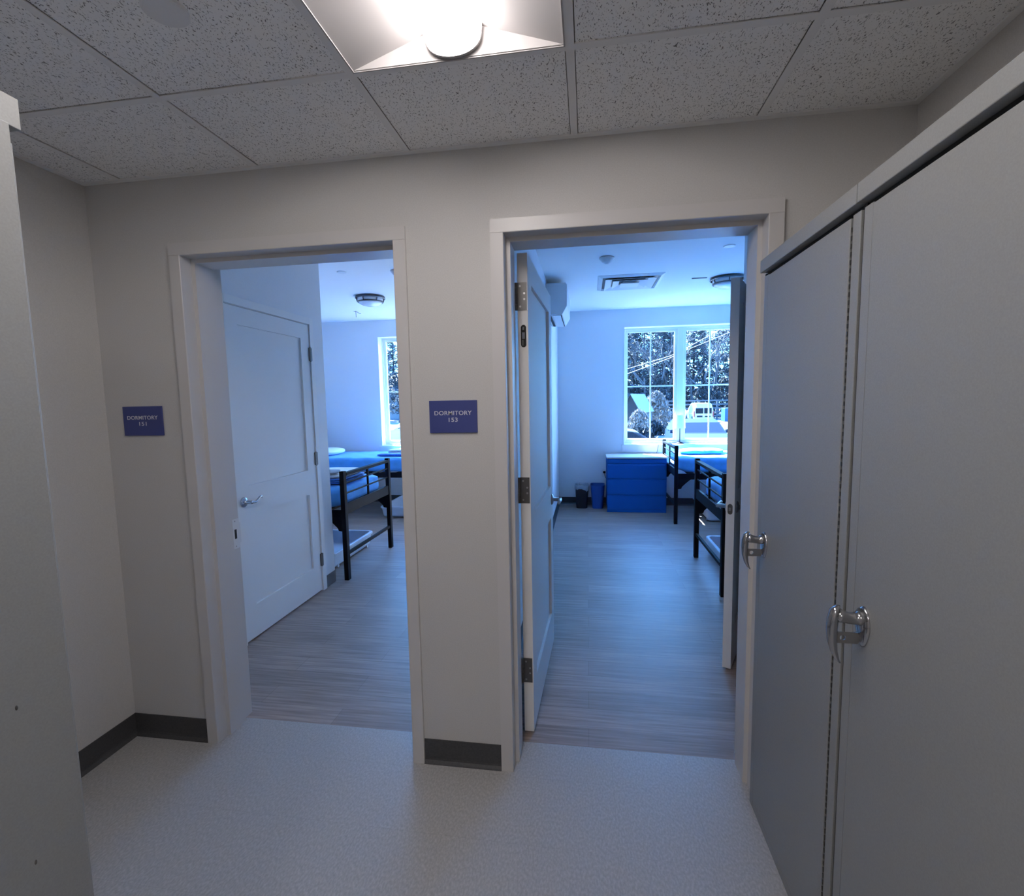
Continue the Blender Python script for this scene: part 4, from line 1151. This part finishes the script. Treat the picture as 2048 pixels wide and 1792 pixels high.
# trees
def conifer_mesh(seed, h):
    rnd = random.Random(seed); mt = MB(); ml = MB()
    mt.tube([(0, 0, 0), (0.1, 0, h*0.5), (0, 0.05, h)], [0.22, 0.14, 0.03], 7)
    lvl = h*0.08
    while lvl < h*0.98:
        fr = max(0, (lvl-h*0.1))/(h*0.9); L_ = (1-fr)*2.6*rnd.uniform(0.6, 1.1) + 0.4
        for k in range(rnd.randint(3, 5)):
            a = rnd.uniform(0, 6.28); tip = Vector((math.cos(a)*L_, math.sin(a)*L_, lvl + rnd.uniform(-0.5, 0.3)))
            base = Vector((0, 0, lvl)); mt.tube([base, tip], [0.035, 0.01], 3, cap=False)
            for q in range(int(14+L_*14)):
                t = rnd.uniform(0.25, 1.05); c = base.lerp(tip, t) + Vector((rnd.gauss(0, .22), rnd.gauss(0, .22), rnd.gauss(0, .13)))
                s_ = rnd.uniform(0.08, 0.2); d1 = Vector((rnd.gauss(0, 1), rnd.gauss(0, 1), rnd.gauss(0, .5))).normalized()*s_*1.6; d2 = Vector((rnd.gauss(0, 1), rnd.gauss(0, 1), rnd.gauss(0, .7))).normalized()*s_
                ml.add([c-d1, c-d2*0.5, c+d1, c+d2*0.5], [(0, 1, 2, 3)])
        lvl += rnd.uniform(0.22, 0.4)
    return mt, ml
def bare_mesh(seed, h, spread=0.45):
    rnd = random.Random(seed); m = MB()
    def branch(p, d, L_, r_, depth):
        mid = p + d*L_*0.5 + Vector((rnd.gauss(0, .05), rnd.gauss(0, .05), rnd.gauss(0, .03)))*L_
        q = p + d*L_
        m.tube([p, mid, q], [r_, r_*0.85, r_*0.65], 4 if depth else 6, cap=False)
        if depth >= 5: return
        for k in range(2 if depth == 0 else rnd.choice((2, 3, 3))):
            nd = (d + Vector((rnd.gauss(0, spread), rnd.gauss(0, spread), rnd.gauss(0.05, spread*0.6)))).normalized()
            branch(p.lerp(q, rnd.uniform(0.55, 1.0)), nd, L_*rnd.uniform(0.55, 0.8), r_*0.6, depth+1)
    branch(Vector((0, 0, 0)), Vector((rnd.gauss(0, .05), 0, 1)).normalized(), h*0.36, 0.16, 0)
    return m
def put_mesh(name, mb, m_, parent):
    me = bpy.data.meshes.new(name); me.from_pydata(mb.v, [], mb.f); me.materials.append(MAT[m_]); me.update()
    o = bpy.data.objects.new(name, me); COL.objects.link(o); o.parent = parent; return o
con = []
for s_ in (1, 2, 3):
    mt, ml = conifer_mesh(s_, 15)
    c = thing('conifer_tree', 'tall dark conifer among the evergreens beyond the parking lot', 'tree', (0, 0, GZ), group='conifers beyond the parking lot')
    put_mesh('trunk', mt, 'bark', c); put_mesh('foliage', ml, 'needle_green', c); con.append(c)
bare = []
for s_ in (21, 22, 23):
    c = thing('bare_tree', 'leafless tree with thin pale branches beyond the parking lot', 'tree', (0, 0, GZ), group='bare trees beyond the parking lot')
    put_mesh('trunk', bare_mesh(s_, 13), 'pale_bark', c); bare.append(c)
tr = random.Random(5)
spots_c = [(4.0, 58), (5.6, 61), (7.4, 66), (9.2, 62), (11.5, 70), (13.2, 64), (15.3, 68), (17.5, 63), (3.2, 68), (6.6, 74), (10.3, 76), (14.0, 77), (18.5, 73),
           (-21.0, 60), (-24.0, 64), (-27.5, 61), (-23.0, 72), (-29, 70)]
used = set()
for i, (x, y) in enumerate(spots_c):
    k = i % 3; rz = tr.uniform(0, 6.28)
    if k not in used: con[k].location = (x, y, GZ); con[k].rotation_euler = (0, 0, rz); used.add(k)
    else: dup(con[k], (x, y, GZ), rz)
used = set()
spots_b = [(6.4, 56), (8.4, 57.5), (10.2, 57), (11.8, 59), (13.0, 57), (14.4, 58.5), (16.0, 57.5), (17.4, 60), (9.4, 60), (12.4, 62), (15.2, 61), (7.4, 59),
           (-22.4, 55), (-25, 57), (-20.0, 58)]
for i, (x, y) in enumerate(spots_b):
    k = i % 3; rz = tr.uniform(0, 6.28)
    if k not in used: bare[k].location = (x, y, GZ); bare[k].rotation_euler = (0, 0, rz); used.add(k)
    else: dup(bare[k], (x, y, GZ), rz)
# shrubs
def shrub(name, x, y, w, h, m_, label, cat='shrub', n_=1500, seed=1, blade=0.22, group=None):
    rnd = random.Random(seed); ml = MB()
    for q in range(n_):
        a = rnd.uniform(0, 6.28); rr = math.sqrt(rnd.random()); z = rnd.random()**0.8
        k = math.sqrt(max(0, 1-z**2.2))
        c = Vector((math.cos(a)*rr*w*k, math.sin(a)*rr*w*0.7*k, z*h))
        d1 = Vector((rnd.gauss(0, .6), rnd.gauss(0, .6), rnd.gauss(0.8, .6))).normalized()*blade*rnd.uniform(.5, 1.2); d2 = Vector((rnd.gauss(0, 1), rnd.gauss(0, 1), 0)).normalized()*blade*0.3
        ml.add([c-d1, c-d2, c+d1, c+d2], [(0, 1, 2, 3)])
    ml.v = [(v[0]+x, v[1]+y, max(GZ, v[2]+GZ)) for v in ml.v]
    ml.build(name, m_, label=label, cat=cat, group=group)
shrub('dry_shrub', 4.75, 34, 1.15, 2.8, 'dry_brush', 'tall pale dry shrub at the parking lot edge right of the shed', seed=31, n_=3000, blade=0.16)
shrub('dry_shrub', 2.75, 25.5, 0.75, 1.75, 'dry_brush', 'lower pale dry shrub in front of the dark shed', seed=32, n_=1600, blade=0.13)
shrub('hedge', 2.5, 23.0, 1.0, 0.85, 'evergreen_shrub', 'low dark hedge in front of the pale dry shrubs', cat='hedge', seed=33, n_=1200)
shrub('hedge', 4.2, 31, 0.9, 0.8, 'evergreen_shrub', 'low dark hedge nearer the white van', cat='hedge', seed=34, n_=900)
for i in range(7):
    shrub('undergrowth_shrub', 3+i*2.4, 55+ (i % 2)*1.5, 1.6, 3.2+(i % 3)*0.6, 'evergreen_shrub', 'dark shrub of the undergrowth below the trees', seed=40+i, group='undergrowth shrubs below the trees', n_=700, blade=0.3)
r = thing('house', 'pale sided house beyond the trees outside the left window', 'house', (-28, 66, GZ))
MB().box(-36, -22.6, 68, 76, GZ, 3.2).build('house_wall', 'house_siding', parent=r)
m = MB(); m.prism([(67.4, 3.2), (76.6, 3.2), (72, 6.0)], 'x', -36.6, -22.2); m.build('roof', 'shed_roof', parent=r)
